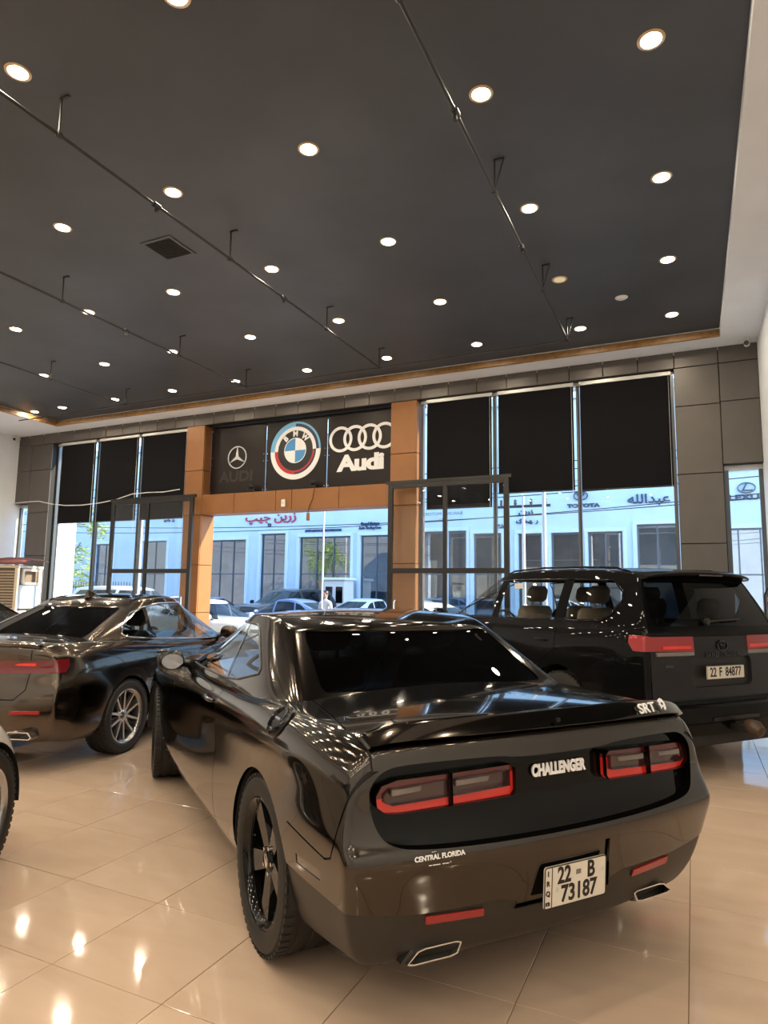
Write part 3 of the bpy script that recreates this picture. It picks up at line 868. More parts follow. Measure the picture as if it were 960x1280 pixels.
def licence_plate(car, T, w, h, body, border=True):
    p = MB().prism(rrect(-w / 2, w / 2, -h / 2, h / 2, .012), 0, .006, T).build('licence_plate', 'platew', car)
    if border: MB().ringprism(rrect(-w / 2, w / 2, -h / 2, h / 2, .012), rrect(-w / 2 + .004, w / 2 - .004, -h / 2 + .004, h / 2 - .004, .009), .006, .0075, T).build('plate_border', 'platek', p)
    for s, x, y, sz, sx in body: text('plate_lettering', s, sz, 'platek', p, T @ Matrix.Translation((x, y, .0068)), .0016, bold=.0022, sx=sx)
    return p
def extrude_profile(name, m, car, pts, thick, parent=None, T=None):
    """pts: list of (centre, half width vector) -> slab"""
    pass
# ================================================================ dark grey coupe in the middle
from mathutils.bvhtree import BVHTree
def caster(bm):
    t = BVHTree.FromBMesh(bm)
    def hit(o, d):
        l, n, i, dd = t.ray_cast(Vector(o), Vector(d)); return (l, n) if l is not None else (Vector(o), Vector(d) * -1)
    return hit
def p_org(p, axis, sgn):
    return Vector((p.x, 3 * sgn, p.y)) if axis == 1 else Vector((8 * sgn, p.x, p.y)) if axis == 0 else Vector((p.x, p.y, 4))
def edge_tube(hit, pts, axis, sgn, r, name, m, car, closed=True, off=.002, step=.03, n=6):
    """bead along an outline that lies on the shell"""
    P = []; N = len(pts)
    for i in range(N if closed else N - 1):
        p, q = Vector(pts[i]), Vector(pts[(i + 1) % N]); k = max(1, int((q - p).length / step))
        for a in range(k): P.append(p.lerp(q, a / k))
    P.append(Vector(pts[0]) if closed else Vector(pts[-1]))
    out = []
    for p in P:
        if axis == 1: l, nn = hit((p.x, 3 * sgn, p.y), (0, -sgn, 0))
        elif axis == 0: l, nn = hit((8 * sgn, p.x, p.y), (-sgn, 0, 0))
        else: l, nn = hit((p.x, p.y, 4), (0, 0, -1))
        if (l - p_org(p, axis, sgn)).length > 1e-4: out.append(l + nn * off)
    return MB().tube(out, r, n, caps=not closed).build(name, m, car, 60)
def surf_frame(hit, axis, sgn, a, b, xdir):
    if axis == 1: l, n = hit((a, 3 * sgn, b), (0, -sgn, 0))
    elif axis == 0: l, n = hit((8 * sgn, a, b), (-sgn, 0, 0))
    else: l, n = hit((a, b, 4), (0, 0, -1))
    x = Vector(xdir); x = (x - n * x.dot(n)).normalized(); y = n.cross(x)
    return frame_from(l, x, y)
def mirror_poly(p): return [(-a, b) for a, b in p][::-1]
def circle_arch(ax, z, r, low): return [(ax + r, low)] + [(ax + r * math.cos(a), z + r * math.sin(a)) for a in np.linspace(0, PI, 25)] + [(ax - r, low)]

def coupe():
    car = thing('coupe', 'dark grey two-door coupe with black wheels and rear spoiler in the middle', 'car', (-1.213, 3.259, 0), R(90 + 52.7))
    P_ = paint('graphite_paint', (.052, .043, .035), 1.0, .115)
    sp = dict(
        xs=[-.95, -.91, -.78, -.55, -.28, 0, .28, .6, .95, 1.35, 1.75, 2.1, 2.4, 2.68, 2.95, 3.22, 3.48, 3.68, 3.82, 3.88],
        ts=[0, .06, .18, .34, .46, .535, .60, .70, .81, .90, .97, 1], ss=[-1, -.93, -.75, -.4, 0, .4, .75, .93, 1],
        wt=[0, .1, .25, .45, .6, .72, .85, .95, 1],
        W=[(-.95, [.81, .85, .885, .905, .915, .895, .875, .845, .79]), (-.6, [.84, .885, .915, .932, .937, .932, .938, .905, .845]),
           (0, [.86, .915, .947, .957, .950, .945, .957, .928, .862]), (.6, [.86, .915, .940, .930, .920, .920, .938, .912, .848]),
           (1.3, [.85, .91, .93, .913, .903, .905, .92, .90, .84]), (2.2, [.85, .91, .935, .93, .92, .92, .92, .89, .83]),
           (2.95, [.86, .91, .95, .957, .945, .935, .925, .89, .80]), (3.5, [.82, .87, .91, .92, .92, .91, .90, .86, .77]), (3.88, [.72, .76, .80, .82, .82, .82, .80, .76, .70])],
        zb=[(-.95, .255), (-.6, .24), (0, .20), (1, .18), (2.9, .19), (3.88, .20)],
        zt=[(-.95, 1.000), (-.8, 1.022), (-.4, 1.035), (0, 1.035), (.6, 1.005), (1.3, .985), (2, .985), (2.6, .975), (3.4, .935), (3.88, .84)],
        crown=[(-.95, .02), (-.6, .05), (0, .06), (2, .06), (3.88, .03)],
        rear_prof=[(0, .10), (.15, .045), (.3, .015), (.38, .008), (.47, -.018), (.53, -.028), (.58, -.004), (.64, .022), (.9, .03), (1, .04)], rear_curve=.085,
        front_prof=[(0, .1), (.3, 0), (.6, 0), (1, .12)], front_curve=.18, rl=.55, fl=.9)
    bm = body_lattice(sp, 3); hit = caster(bm)
    sh = Shell(bm)
    AX = (0, 2.951); RW = .364
    for ax in AX:
        for sd in (1, -1):
            i = sh.cut(circle_arch(ax, .352, .405, .05), (0, 2), side_f(sd, -.9)); sh.drop(i)
    # tail: lower valance, recessed black panel, lamps
    val = sh.cut([(-1.1, .0), (1.1, .0), (1.1, .535), (.92, .492), (.78, .47), (.62, .452), (.30, .452), (.20, .42), (-.20, .42), (-.30, .452), (-.62, .452), (-.78, .47), (-.92, .492), (-1.1, .535)], (1, 2), lambda c, n: c.x < -.38)
    T0 = .948; B0 = .672; Y0 = .815
    pan = [(Y0 - .02, .745), (Y0, .83), (Y0 - .005, .885), (Y0 - .05, .93), (Y0 - .13, T0), (.30, T0 + .002), (.22, T0 - .012), (-.22, T0 - .012), (-.30, T0 + .002), (-Y0 + .13, T0), (-Y0 + .05, .93), (-Y0 + .005, .885), (-Y0, .83), (-Y0 + .02, .745),
           (-Y0 + .06, .695), (-Y0 + .16, B0 + .003), (-.4, B0 - .006), (0, B0 - .010), (.4, B0 - .006), (Y0 - .16, B0 + .003), (Y0 - .06, .695)]
    for _ in range(2): pan = [((1 - f) * p[0] + f * q[0], (1 - f) * p[1] + f * q[1]) for p, q in zip(pan, pan[1:] + pan[:1]) for f in (.25, .75)]
    pid = sh.cut(pan, (1, 2), rear_f(.3))
    lamps = []
    for sg in (1, -1):
        Q = (lambda p: p) if sg > 0 else mirror_poly
        outer = [(.232, .820), (.247, .804), (.70, .788), (.755, .792), (.785, .815), (.789, .85), (.768, .882), (.71, .898), (.252, .914), (.232, .900)]
        for half, (a, b) in enumerate(((.232, .500), (.508, .795))):
            clip = [(a, .7), (b, .7), (b, 1.0), (a, 1.0)]
            # each lamp is split by a fine black line into two pods
            o2 = clip_poly(outer, a, b)
            cx = sum(p[0] for p in o2) / len(o2); cz = sum(p[1] for p in o2) / len(o2)
            o = sh.cut(Q(o2), (1, 2), rear_f(.2), {pid})
            w = .024
            if half == 0: inn = [(.258, .840), (.500, .828), (.500, .885), (.258, .894)]
            else: inn = [(.508, .828), (.73, .816), (.760, .828), (.760, .852), (.738, .870), (.508, .884)]
            q = sh.cut(Q(inn), (1, 2), rear_f(.2), {o})
            top = sh.cut(Q([(a, .886 - .03 * (half)), (b + .03, .872 - .04 * half), (b + .03, .99), (a, .99)]), (1, 2), rear_f(.2), {o})
            lamps.append((o, top, q))
    plate_p = [(-.195, .60), (.195, .60), (.235, .40), (-.235, .40)]
    pk = sh.cut(plate_p, (1, 2), rear_f(.2), {0, val})
    refl = []
    for sg in (1, -1):
        p = [(.37, .405), (.60, .412), (.605, .442), (.375, .432)]
        refl.append(sh.cut(p if sg > 0 else mirror_poly(p), (1, 2), rear_f(.2), {0, val}))
    # shut lines and small side features
    gaps = []
    for sg in (1, -1):
        f = side_f(sg, .05)
        gaps += sh.strip([(.93, .985), (.93, .80), (.90, .50), (.84, .30)], .007, (0, 2), f, {0})
        gaps += sh.strip([(2.22, .97), (2.24, .7), (2.22, .30)], .007, (0, 2), f, {0})
        gaps += sh.strip([(.84, .275), (2.2, .275)], .006, (0, 2), f, {0})
        gaps += sh.strip([(-.845, .93), (-.80, .70), (-.775, .645), (-.73, .628), (-.40, .655)], .007, (0, 2), f, {0})
    mk = [sh.cut([(-.68, .535), (-.48, .53), (-.48, .565), (-.68, .572)], (0, 2), side_f(sg, .2), {0}) for sg in (1, -1)]
    gaps += sh.strip([(-.86, .60), (-.60, .60)], .007, (0, 1), lambda c, n: n.z > .5, {0})
    gaps += sh.strip([(-.86, -.60), (-.60, -.60)], .007, (0, 1), lambda c, n: n.z > .5, {0})
    for sg in (1, -1): gaps += sh.strip([(-.62, .80 * sg), (-.05, .72 * sg)], .008, (0, 1), lambda c, n: n.z > .3, {0})
    gaps += sh.strip([(.80, .935), (.80, 1.02)], .006, (1, 2), rear_f(.1), {0}); gaps += sh.strip([(-.80, .935), (-.80, 1.02)], .006, (1, 2), rear_f(.1), {0})
    hood = sh.strip([(2.3, -.80), (2.3, .80)], .008, (0, 1), lambda c, n: n.z > .5, {0})
    sh.take(0, 'body_shell', P_, car)
    for g in gaps + hood: sh.take(g, 'shut_line', 'gapm', car, -.006)
    vm = mat('valance_satin', (.030, .026, .022), .42, metal=.3)
    sh.take(val, 'valance', vm, car, -.004, rim=True)
    sh.take(pid, 'tail_panel', mat('tail_panel_gloss', (.003, .003, .003), .08, spec=.22), car, vec=(.045, 0, 0), rim=True)
    sh.take(pk, 'plate_recess', P_, car, vec=(.012, 0, 0))
    for r in refl: sh.take(r, 'reflector', 'red', car, .004, rim=.012)
    for m in mk: sh.take(m, 'side_marker', mat('marker_lens', (.030, .022, .018), .15, coat=1), car, -.003, rim=True)
    red2 = mat('dim_red_lens', (.14, .012, .012), .12, coat=.6)
    for o, top, q in lamps:
        t = sh.take(o, 'tail_lamp', 'redlit', car, vec=(.020, 0, 0), rim=.014)
        sh.take(top, 'lamp_top', red2, t, vec=(.020, 0, 0), rim=.014)
        l = sh.take(q, 'smoked_lens', 'darkred', t, vec=(.027, 0, 0), rim=True)
    for sg in (1, -1):
        for y in (.38, .63):
            l, n = hit((-8, sg * y, .862), (1, 0, 0))
            MB().chbox(-.006, .012, -.10, .10, -.013, .013, .004, Matrix.Translation(l + Vector((.028, 0, .005 - .01 * (y > .5)))) @ Matrix.Rotation(.10 * sg * (1 if y > .5 else .4), 4, 'Z')).build('lamp_bar', 'smoke', car)
    sh.done()
    # lettering on the tail
    F = lambda y, z, o=0: Matrix.Translation((o, 0, 0)) @ surf_frame(hit, 0, -1, y, z, (0, -1, 0))
    text('lettering', 'CHALLENGER', .060, 'logo_w', car, F(-.006, .868, .036), .006, bold=.0030, sx=.72, space=1.02)
    st = text('dealer_sticker', 'CENTRAL FLORIDA', .022, 'logo_w', car, F(.58, .652, -.002), .001, bold=.0008)
    text('dealer_sticker', '_ ___  _ _ .', .018, 'logo_w', car, F(.58, .634, -.002), .001, bold=.001)
    text('dealer_sticker', '....', .022, 'logo_w', car, F(.60, .672, -.002), .001)
    # number plate
    l, n = hit((-8, 0, .47), (1, 0, 0))
    l2, n2 = hit((-8, 0, .53), (1, 0, 0)); l3, n3 = hit((-8, 0, .40), (1, 0, 0))
    up = l2 - l3; T = frame_from(l3.lerp(l2, .485) + Vector((-.012, 0, 0)), (0, -1, 0), (up.x * .25, 0, up.z))
    T = T @ Matrix.Translation((.028, 0, 0)) @ Matrix.Scale(.96, 4)
    pl = licence_plate(car, T, .325, .158, [('22', -.062, .036, .088, .80), ('B', .078, .036, .088, .84), ('73187', .016, -.036, .088, .86)])
    MB().box(-.126, -.1235, -.074, .074, .006, .0078, T).build('plate_divider', 'platek', pl)
    for k, ch in enumerate('IRQ'): text('plate_lettering', ch, .026, 'platek', pl, T @ Matrix.Translation((-.144, .053 - .037 * k, .0068)), .0016, bold=.001)
    text('plate_lettering', 'KR', .018, 'platek', pl, T @ Matrix.Translation((-.144, -.060, .0068)), .0016, bold=.001)
    for x, y in ((-.10, -.012), (.142, .03)): MB().lathe([(0, .010), (.007, .009), (.008, .006)], 12, T @ Matrix.Translation((x, y, 0))).build('plate_screw', 'alu', pl, 40)
    MB().box(-.012, .012, -.009, .009, .006, .0072, T @ Matrix.Translation((.012, .038, 0))).build('plate_seal', 'smoke', pl)
    # spoiler
    vs = []; fs = []; N = 40
    for a in range(N + 1):
        y = -.80 + 1.60 * a / N; e = abs(y / .80)
        z = 1.100 - .022 * e ** 2 - .03 * e ** 8; xe = -.945 + .11 * e ** 2
        th = .056 - .02 * e ** 6
        lead = .20 - .06 * e ** 6
        sec = [(xe + lead, z - .062), (xe + lead * .75, z - .036), (xe + lead * .5, z - .010), (xe + .065, z - .001), (xe + .042, z), (xe + .034, z - .005), (xe, z - th), (xe + .012, z - th - .008), (xe + lead * .6, z - .075)]
        vs += [(x, y, zz) for x, zz in sec]
    n = 9
    for a in range(N):
        for k in range(n): fs.append([a * n + k, a * n + (k + 1) % n, (a + 1) * n + (k + 1) % n, (a + 1) * n + k])
    fs += [list(range(n)), [N * n + k for k in range(n)][::-1]]
    spo = MB().add(vs, fs).build('spoiler', P_, car, 32)
    MB().tube([(-.955, .055, 1.068), (-.948, .055, 1.068)], .009, 12).build('camera_lens', 'blackgloss', spo, 40)
    TS = frame_from((-.8925, -.50, 1.064), (.172, -1, 0), (0.034, 0, .050))
    text('badge_lettering', 'SRT', .060, 'logo_w', spo, TS @ Matrix(((1, .25, 0, 0), (0, 1, 0, 0), (0, 0, 1, 0), (0, 0, 0, 1))), .004, bold=.001, sx=1.25)
    # horned cat-head emblem beside the letters
    head = [(.0, .026), (.014, .030), (.026, .022), (.030, .006), (.024, -.012), (.012, -.026), (.004, -.022), (.010, -.012), (-.004, -.010), (-.014, -.018), (-.010, -.004), (-.018, .002), (-.008, .008), (-.012, .018)]
    MB().prism(head, 0, .004, TS @ Matrix.Translation((.115, .004, 0))).build('badge_emblem', 'logo_w', spo)
    MB().prism([(x * .45 + .006, y * .4 + .004) for x, y in circ(.016, 10)], .0035, .005, TS @ Matrix.Translation((.115, .004, 0))).build('badge_emblem', 'logo_k', spo)
    # exhaust tips
    for sg in (1, -1):
        o = [(.665, .275), (.61, .322), (.430, .316), (.452, .268)]; c = (.54, .296)
        i = [(c[0] + (a - c[0]) * .93, c[1] + (b - c[1]) * .80) for a, b in o]
        ch = lambda p: [((1 - f) * a[0] + f * b[0], (1 - f) * a[1] + f * b[1]) for a, b in zip(p, p[1:] + p[:1]) for f in (.13, .87)]
        o = ch(o); i = ch(i)
        if sg < 0: o = mirror_poly(o); i = mirror_poly(i)
        T = Matrix(((0, 0, 1, -.842), (1, 0, 0, 0), (0, 1, 0, 0), (0, 0, 0, 1)))
        e = MB().ringprism(o, i, -.01, .10, T).build('exhaust_tip', 'chrome', car)
        MB().prism(i, .06, .07, T).build('exhaust_bore', 'logo_k', e)
        o2 = [(c[0] * sg + (a - c[0] * sg) * 1.10, c[1] + (b - c[1]) * 1.30) for a, b in o]
        MB().ringprism(o2, o, .015, .09, T).build('exhaust_surround', vm, e)
    # cabin
    cs = dict(us=[0, .05, .16, .30, .45, .60, .75, .88, .96, 1], ts=[-.1, .05, .2, .45, .7, .88, .97, 1], ss=[-1, -.92, -.7, -.35, 0, .35, .7, .92, 1],
              xb=[(0, -.24), (1, 2.42)], xt=[(0, .34), (.5, .90), (1, 1.45)], zb=[(0, 1.0), (.5, .98), (1, .98)], zr=[(0, 1.335), (.15, 1.372), (.45, 1.408), (.8, 1.392), (1, 1.355)],
              wb=[(0, .80), (.15, .87), (.4, .875), (.8, .85), (1, .80)], wt=[(0, .64), (.3, .675), (.6, .675), (1, .60)], crown=.035, rc=.10, fc=.16, bow=1.15)
    bc = cabin_lattice(cs, 3); hc = caster(bc); sc = Shell(bc)
    rw = rrect(-.655, .655, 1.075, 1.330, .03)
    rw = [(y * (1 - .10 * (z - 1.075) / .255), z) for y, z in rw]
    rid = sc.cut(rw, (1, 2), lambda c, n: n.x < -.25 and c.x < .9)
    ws = [(y * (1 - .14 * (z - 1.0) / .36), z) for y, z in rrect(-.72, .72, 1.02, 1.345, .04)]
    wid = sc.cut(ws, (1, 2), lambda c, n: n.x > .25)
    door_w = [(2.22, 1.015), (.97, 1.040), (1.02, 1.342), (1.34, 1.342), (1.45, 1.325)]
    quart_w = [(.945, 1.040), (.72, 1.062), (.46, 1.118), (.47, 1.14), (.80, 1.325), (.86, 1.340), (.995, 1.342)]
    side = []
    for sg in (1, -1):
        side.append(('door_window', sc.cut(door_w, (0, 2), side_f(sg, .2)), sg)); side.append(('quarter_window', sc.cut(quart_w, (0, 2), side_f(sg, .2)), sg))
    sc.take(0, 'roof', P_, car)
    sc.take(rid, 'rear_window', 'tint_dark', car, -.004, rim=True)
    sc.take(wid, 'windscreen', 'tint_light', car, -.004)
    for nm, i, sg in side: sc.take(i, nm, 'tint_light' if nm == 'door_window' else 'tint_mid', car, -.004, rim=True)
    sc.done()
    full = [(2.22, 1.013), (.97, 1.036), (.72, 1.056), (.455, 1.112), (.46, 1.14), (.79, 1.33), (.86, 1.346), (1.34, 1.348), (1.46, 1.33)]
    for sg in (1, -1): edge_tube(hc, full, 1, sg, .006, 'window_surround', 'pipe', car)
    # interior
    MB().box(-.6, 3.0, -.60, .60, .22, .30).build('floor_pan', 'trim', car)
    MB().box(2.05, 2.35, -.78, .78, .55, .96).box(1.75, 2.1, -.74, .74, .62, .92).build('dashboard', 'trim', car)
    MB().box(-.15, .15, -.70, .70, .60, .99).build('parcel_shelf', 'trim', car)
    for sd in (1, -1):
        MB().box(.0, 2.2, sd * .80 - .03, sd * .80 + .03, .3, .95).build('door_card', 'trim', car)
        seat(car, 1.0, sd * .36, .42, 'leather', .25, .66); seat(car, .30, sd * .34, .42, 'leather', .26, .48, False)
    steering(car, 1.68, .36, .92)
    arch(car, AX, .402, .925, .52, .352)
    # fuel filler cap on the shoulder
    l, n = hit((-.17, 3, 1.000), (0, -1, 0)); l, n = hit(Vector((-.17, 2.0, 1.75)), (0, -1.09, -.75))
    Tf = surf_frame(hit, 1, 1, -.17, .992, (1, 0, 0)); Tf.translation = l
    zx = n; xx = Vector((1, 0, 0)); xx = (xx - zx * xx.dot(zx)).normalized(); Tf = frame_from(l, xx, zx.cross(xx))
    fc = MB().lathe([(.0, .008), (.045, .008), (.050, .014), (.064, .016), (.072, .010), (.078, .0), (.078, -.02)], 36, Tf).build('fuel_cap', 'blackgloss', car, 35)
    cap = MB()
    for k in range(6):
        a = k * PI / 3; cap.lathe([(0, .0165), (.004, .016), (.004, .010)], 8, Tf @ Matrix.Translation((.057 * math.cos(a), .057 * math.sin(a), .003)))
    cap.build('cap_bolts', 'chrome', fc)['kind'] = 'stuff'
    MB().chbox(-.03, .03, -.008, .008, .006, .014, .003, Tf).build('cap_bar', 'chrome', fc)
    # door mirrors and handles
    for sg in (1, -1):
        mb = MB().lathe([(0, -.13), (.05, -.125), (.078, -.10), (.092, -.04), (.092, .05), (.080, .10), (.05, .125), (0, .13)], 24, Matrix.Translation((2.04, sg * .985, 1.035)) @ Matrix.Rotation(R(90), 4, 'X') @ Matrix.Diagonal((.62, .74, .72, 1)))
        mo = mb.build('door_mirror', 'blackgloss', car, 50)
        MB().lathe([(0, .0), (.06, 0), (.062, .006)], 24, Matrix.Translation((1.974, sg * .985, 1.035)) @ Matrix.Rotation(R(-90), 4, 'Y') @ Matrix.Diagonal((.85, 1.2, 1, 1))).build('mirror_glass', 'chrome', mo, 40)
        MB().tube([(2.06, sg * .92, 1.02), (2.08, sg * .78, .99)], [.025, .04], 10).build('mirror_arm', 'blackgloss', mo, 40)
        hp = [hit((x, 3 * sg, .905), (0, -sg, 0))[0] + Vector((0, .022 * sg * (1 if 0 < q < 4 else 0), 0)) for q, x in enumerate((1.00, 1.03, 1.10, 1.17, 1.20))]
        MB().tube(hp, [.010, .013, .014, .013, .010], 10).build('door_handle', P_, car, 50)
    pr = wheel_meshes(RW, .275, .258, 5, M['blackgloss'], 'wide')
    set_wheels(car, pr, AX, .795, RW, steer=R(-7))
    return car
def clip_poly(poly, a, b):
    for v, keep in ((a, lambda x: x >= a - 1e-9), (b, lambda x: x <= b + 1e-9)):
        out = []
        for i in range(len(poly)):
            p, q = poly[i], poly[(i + 1) % len(poly)]
            if keep(p[0]): out.append(p)
            if keep(p[0]) != keep(q[0]):
                t = (v - p[0]) / (q[0] - p[0]); out.append((v, p[1] + (q[1] - p[1]) * t))
        poly = out
    return poly
coupe()
# ================================================================ the other cars, from one kit
SEDAN = dict(
    body=dict(xs=[-1.08, -1.04, -.92, -.70, -.42, -.15, .12, .45, .9, 1.4, 1.9, 2.3, 2.62, 2.92, 3.2, 3.5, 3.7, 3.80, 3.84],
        ts=[0, .06, .2, .38, .55, .68, .80, .91, .97, 1], ss=[-1, -.93, -.75, -.4, 0, .4, .75, .93, 1],
        wt=[0, .1, .3, .5, .65, .8, .92, 1],
        W=[(-1.08, [.74, .80, .835, .845, .835, .80, .76, .70]), (-.7, [.82, .88, .905, .912, .90, .875, .83, .76]), (0, [.84, .90, .925, .930, .918, .905, .87, .80]),
           (.9, [.84, .90, .920, .912, .905, .905, .885, .82]), (2, [.84, .90, .92, .915, .905, .90, .875, .80]), (2.95, [.84, .90, .93, .93, .915, .895, .85, .76]),
           (3.5, [.78, .84, .88, .88, .87, .84, .79, .70]), (3.84, [.66, .70, .73, .74, .73, .70, .66, .58])],
        zb=[(-1.08, .26), (-.6, .22), (0, .19), (2.9, .18), (3.84, .20)],
        zt=[(-1.08, 1.035), (-.9, 1.06), (-.4, 1.06), (.2, 1.03), (1.3, .965), (2.1, .945), (2.7, .93), (3.4, .84), (3.84, .68)],
        crown=[(-1.08, .03), (-.5, .05), (2.5, .06), (3.84, .04)],
        rear_prof=[(0, .08), (.2, .0), (.45, -.01), (.6, .02), (.8, .06), (.95, .03), (1, .03)], rear_curve=.17, front_prof=[(0, .08), (.3, 0), (.6, .02), (1, .14)], front_curve=.24, rl=.5, fl=.9),
    cabin=dict(us=[0, .05, .16, .30, .45, .60, .75, .88, .96, 1], ts=[-.1, .05, .2, .45, .7, .88, .97, 1], ss=[-1, -.92, -.7, -.35, 0, .35, .7, .92, 1],
        xb=[(0, -.48), (1, 2.42)], xt=[(0, .34), (.5, 1.0), (1, 1.60)], zb=[(0, 1.04), (.4, .97), (1, .92)], zr=[(0, 1.36), (.2, 1.42), (.5, 1.45), (.8, 1.43), (1, 1.39)],
        wb=[(0, .70), (.15, .80), (.4, .86), (.8, .84), (1, .78)], wt=[(0, .53), (.3, .60), (.6, .61), (1, .54)], crown=.035, rc=.12, fc=.18, bow=1.15),
    axles=(0, 2.975), track=.80, rw=.24, r=.340, rim=.245, arch_r=.378, arch_z=.335,
    rear_win=(.60, .50, 1.075, 1.345), wind=(.70, .54, .96, 1.36),
    side_wins=[('door_window', [(2.18, .955), (1.40, .985), (1.42, 1.37), (1.60, 1.365)]), ('door_window', [(1.32, .990), (.50, 1.035), (.62, 1.345), (.85, 1.375), (1.34, 1.38)]),
               ('quarter_window', [(.44, 1.04), (.12, 1.075), (.09, 1.10), (.16, 1.16), (.38, 1.28), (.56, 1.335)])],
    door_lines=[[(1.36, .97), (1.38, .60), (1.34, .28)], [(.50, 1.02), (.50, .78), (.42, .62), (.40, .5)], [(2.30, .93), (2.34, .5), (2.30, .28)]],
    lamp=(.34, .825, .945, -.76), zsplit=.40)
def scale_z(pts, k): return [(a, b * k) for a, b in pts]

def make_car(name, label, loc, hd, sp, pt, level=2, win='tint', rear_glass='tint_dark', rim='silver', style='twin', spokes=5, interior=True, seat_m='leather', lamp_m='red', group=None, extras=None, headlamp=True, detail=True, steer=0.0):
    car = thing(name, label, 'car', loc, R(90 - hd), group)
    bm = body_lattice(sp['body'], level); hit = caster(bm); sh = Shell(bm); AX = sp['axles']
    for ax in AX:
        for sd in (1, -1): sh.drop(sh.cut(circle_arch(ax, sp['arch_z'], sp['arch_r'], .02), (0, 2), side_f(sd, -.9)))
    xr = sp['body']['xs'][0]; xf = sp['body']['xs'][-1]
    y0, z0, z1, xe = sp['lamp']
    lamps = []
    for sg in (1, -1):
        q = [(y0, z0), (1.2, z0 + .01), (1.2, z1), (y0, z1 - .015)]
        a = sh.cut(q if sg > 0 else mirror_poly(q), (1, 2), lambda c, n: c.x < xr + .6 and abs(n.z) < .8, {0})
        b = sh.cut([(xr - .3, z0 - .05), (xe - .09, z0 - .05), (xe, (z0 + z1) / 2), (xe + .01, z1 + .05), (xr - .3, z1 + .05)], (0, 2), lambda c, n: c.y * sg > 0, {a})
        part = sh.bm.faces.layers.int['part']
        for f in sh.bm.faces:
            if f[part] == a: f[part] = 0
        lamps.append((b, sg))
    heads = []
    if headlamp:
        for sg in (1, -1):
            q = [(.42, .60), (1.0, .66), (1.0, .76), (.42, .70)]
            a = sh.cut(q if sg > 0 else mirror_poly(q), (1, 2), lambda c, n: c.x > xf - .55 and n.x > .1, {0}); heads.append(a)
    low = sh.cut([(xr - .4, 0), (xf + .4, 0), (xf + .4, sp['zsplit'] - .10), (2.3, .27), (.6, .27), (xr + .3, sp['zsplit'] - .06), (xr - .4, sp['zsplit'])], (0, 2), lambda c, n: True, {0}) if detail else None
    gaps = []
    if detail:
        for sg in (1, -1):
            for L in sp['door_lines']: gaps.append(sh.strip(L, .007, (0, 2), side_f(sg, .05), {0}))
        for L in sp.get('rear_lines', []): gaps.append(sh.strip(L, .008, (1, 2), rear_f(.1), {0}))
    ex = []
    for (nm, poly, axes, filt, m, kw) in sp.get('cuts', []): ex.append((sh.cut(poly, axes, filt, None if kw.pop('any', False) else {0}), nm, m, kw))
    sh.take(0, 'body_shell', pt, car)
    for g in gaps: sh.take(g, 'shut_line', 'gapm', car, -.006)
    if low: sh.take(low, 'lower_trim', sp.get('low_m', 'blackmat') if sp.get('low_m') else pt, car, -.002)
    for i, nm, m, kw in ex: sh.take(i, nm, pt if m == 'paint' else m, car, **kw)
    for b, sg in lamps: sh.take(b, 'tail_lamp', lamp_m, car, .006, rim=.02)
    for a in heads: sh.take(a, 'headlamp', 'smoke', car, .003, rim=.01)
    sh.done()
    bc = cabin_lattice(sp['cabin'], level); hc = caster(bc); sc = Shell(bc)
    wb, wt, za, zc = sp['rear_win']
    q = [(y * (1 + (wt / wb - 1) * (z - za) / (zc - za)), z) for y, z in rrect(-wb, wb, za, zc, .04, 3)]
    xm = (sp['cabin']['xb'][0][1] + sp['cabin']['xb'][1][1]) / 2
    rid = sc.cut(q, (1, 2), lambda c, n: n.x < -.2 and c.x < xm)
    wb, wt, za, zc = sp['wind']
    q = [(y * (1 + (wt / wb - 1) * (z - za) / (zc - za)), z) for y, z in rrect(-wb, wb, za, zc, .04, 3)]
    wid = sc.cut(q, (1, 2), lambda c, n: n.x > .2 and c.x > xm)
    sw = []
    for sg in (1, -1):
        for nm, poly in sp['side_wins']: sw.append((nm, sc.cut(poly, (0, 2), side_f(sg, .15)), sg, poly))
    sun_ = None
    if sp.get('sunroof'):
        a = sp['sunroof']; sun_ = sc.cut([(a[0], -a[2]), (a[1], -a[2]), (a[1], a[2]), (a[0], a[2])], (0, 1), lambda c, n: n.z > .6)
    sc.take(0, 'roof', pt, car)
    sc.take(rid, 'rear_window', rear_glass, car, -.003, rim=True); sc.take(wid, 'windscreen', 'tint_light', car, -.003)
    if sun_: sc.take(sun_, 'sunroof', 'blackgloss', car, .004, rim=.01)
    for nm, i, sg, poly in sw: sc.take(i, nm, win, car, -.004, rim=True)
    sc.done()
    if detail and sp.get('chrome'):
        for sg in (1, -1): edge_tube(hc, sp['chrome'], 1, sg, .007, 'window_trim', sp.get('chrome_m', 'chrome'), car)
    L0, L1 = sp['cabin']['xb'][0][1], sp['cabin']['xb'][1][1]; zb = sp['cabin']['zb'][-1][1]
    MB().box(L0, L1 - .1, -.62, .62, .24, .34).build('floor_pan', 'trim', car)
    if interior:
        MB().box(L1 - .55, L1 - .15, -.70, .70, zb - .35, zb - .02).build('dashboard', 'trim', car)
        for sd in (1, -1):
            for q, x in enumerate(sp.get('seats', (1.25, .50))): seat(car, x, sd * .37, sp.get('seat_z', .38), seat_m, .25, sp.get('backs', (.62, .46))[q])
        steering(car, L1 - .75, .37, zb - .02)
    arch(car, AX, sp['arch_r'] - .001, .89 * sp.get('wide', 1), .52, sp['arch_z'], 'blackmat')
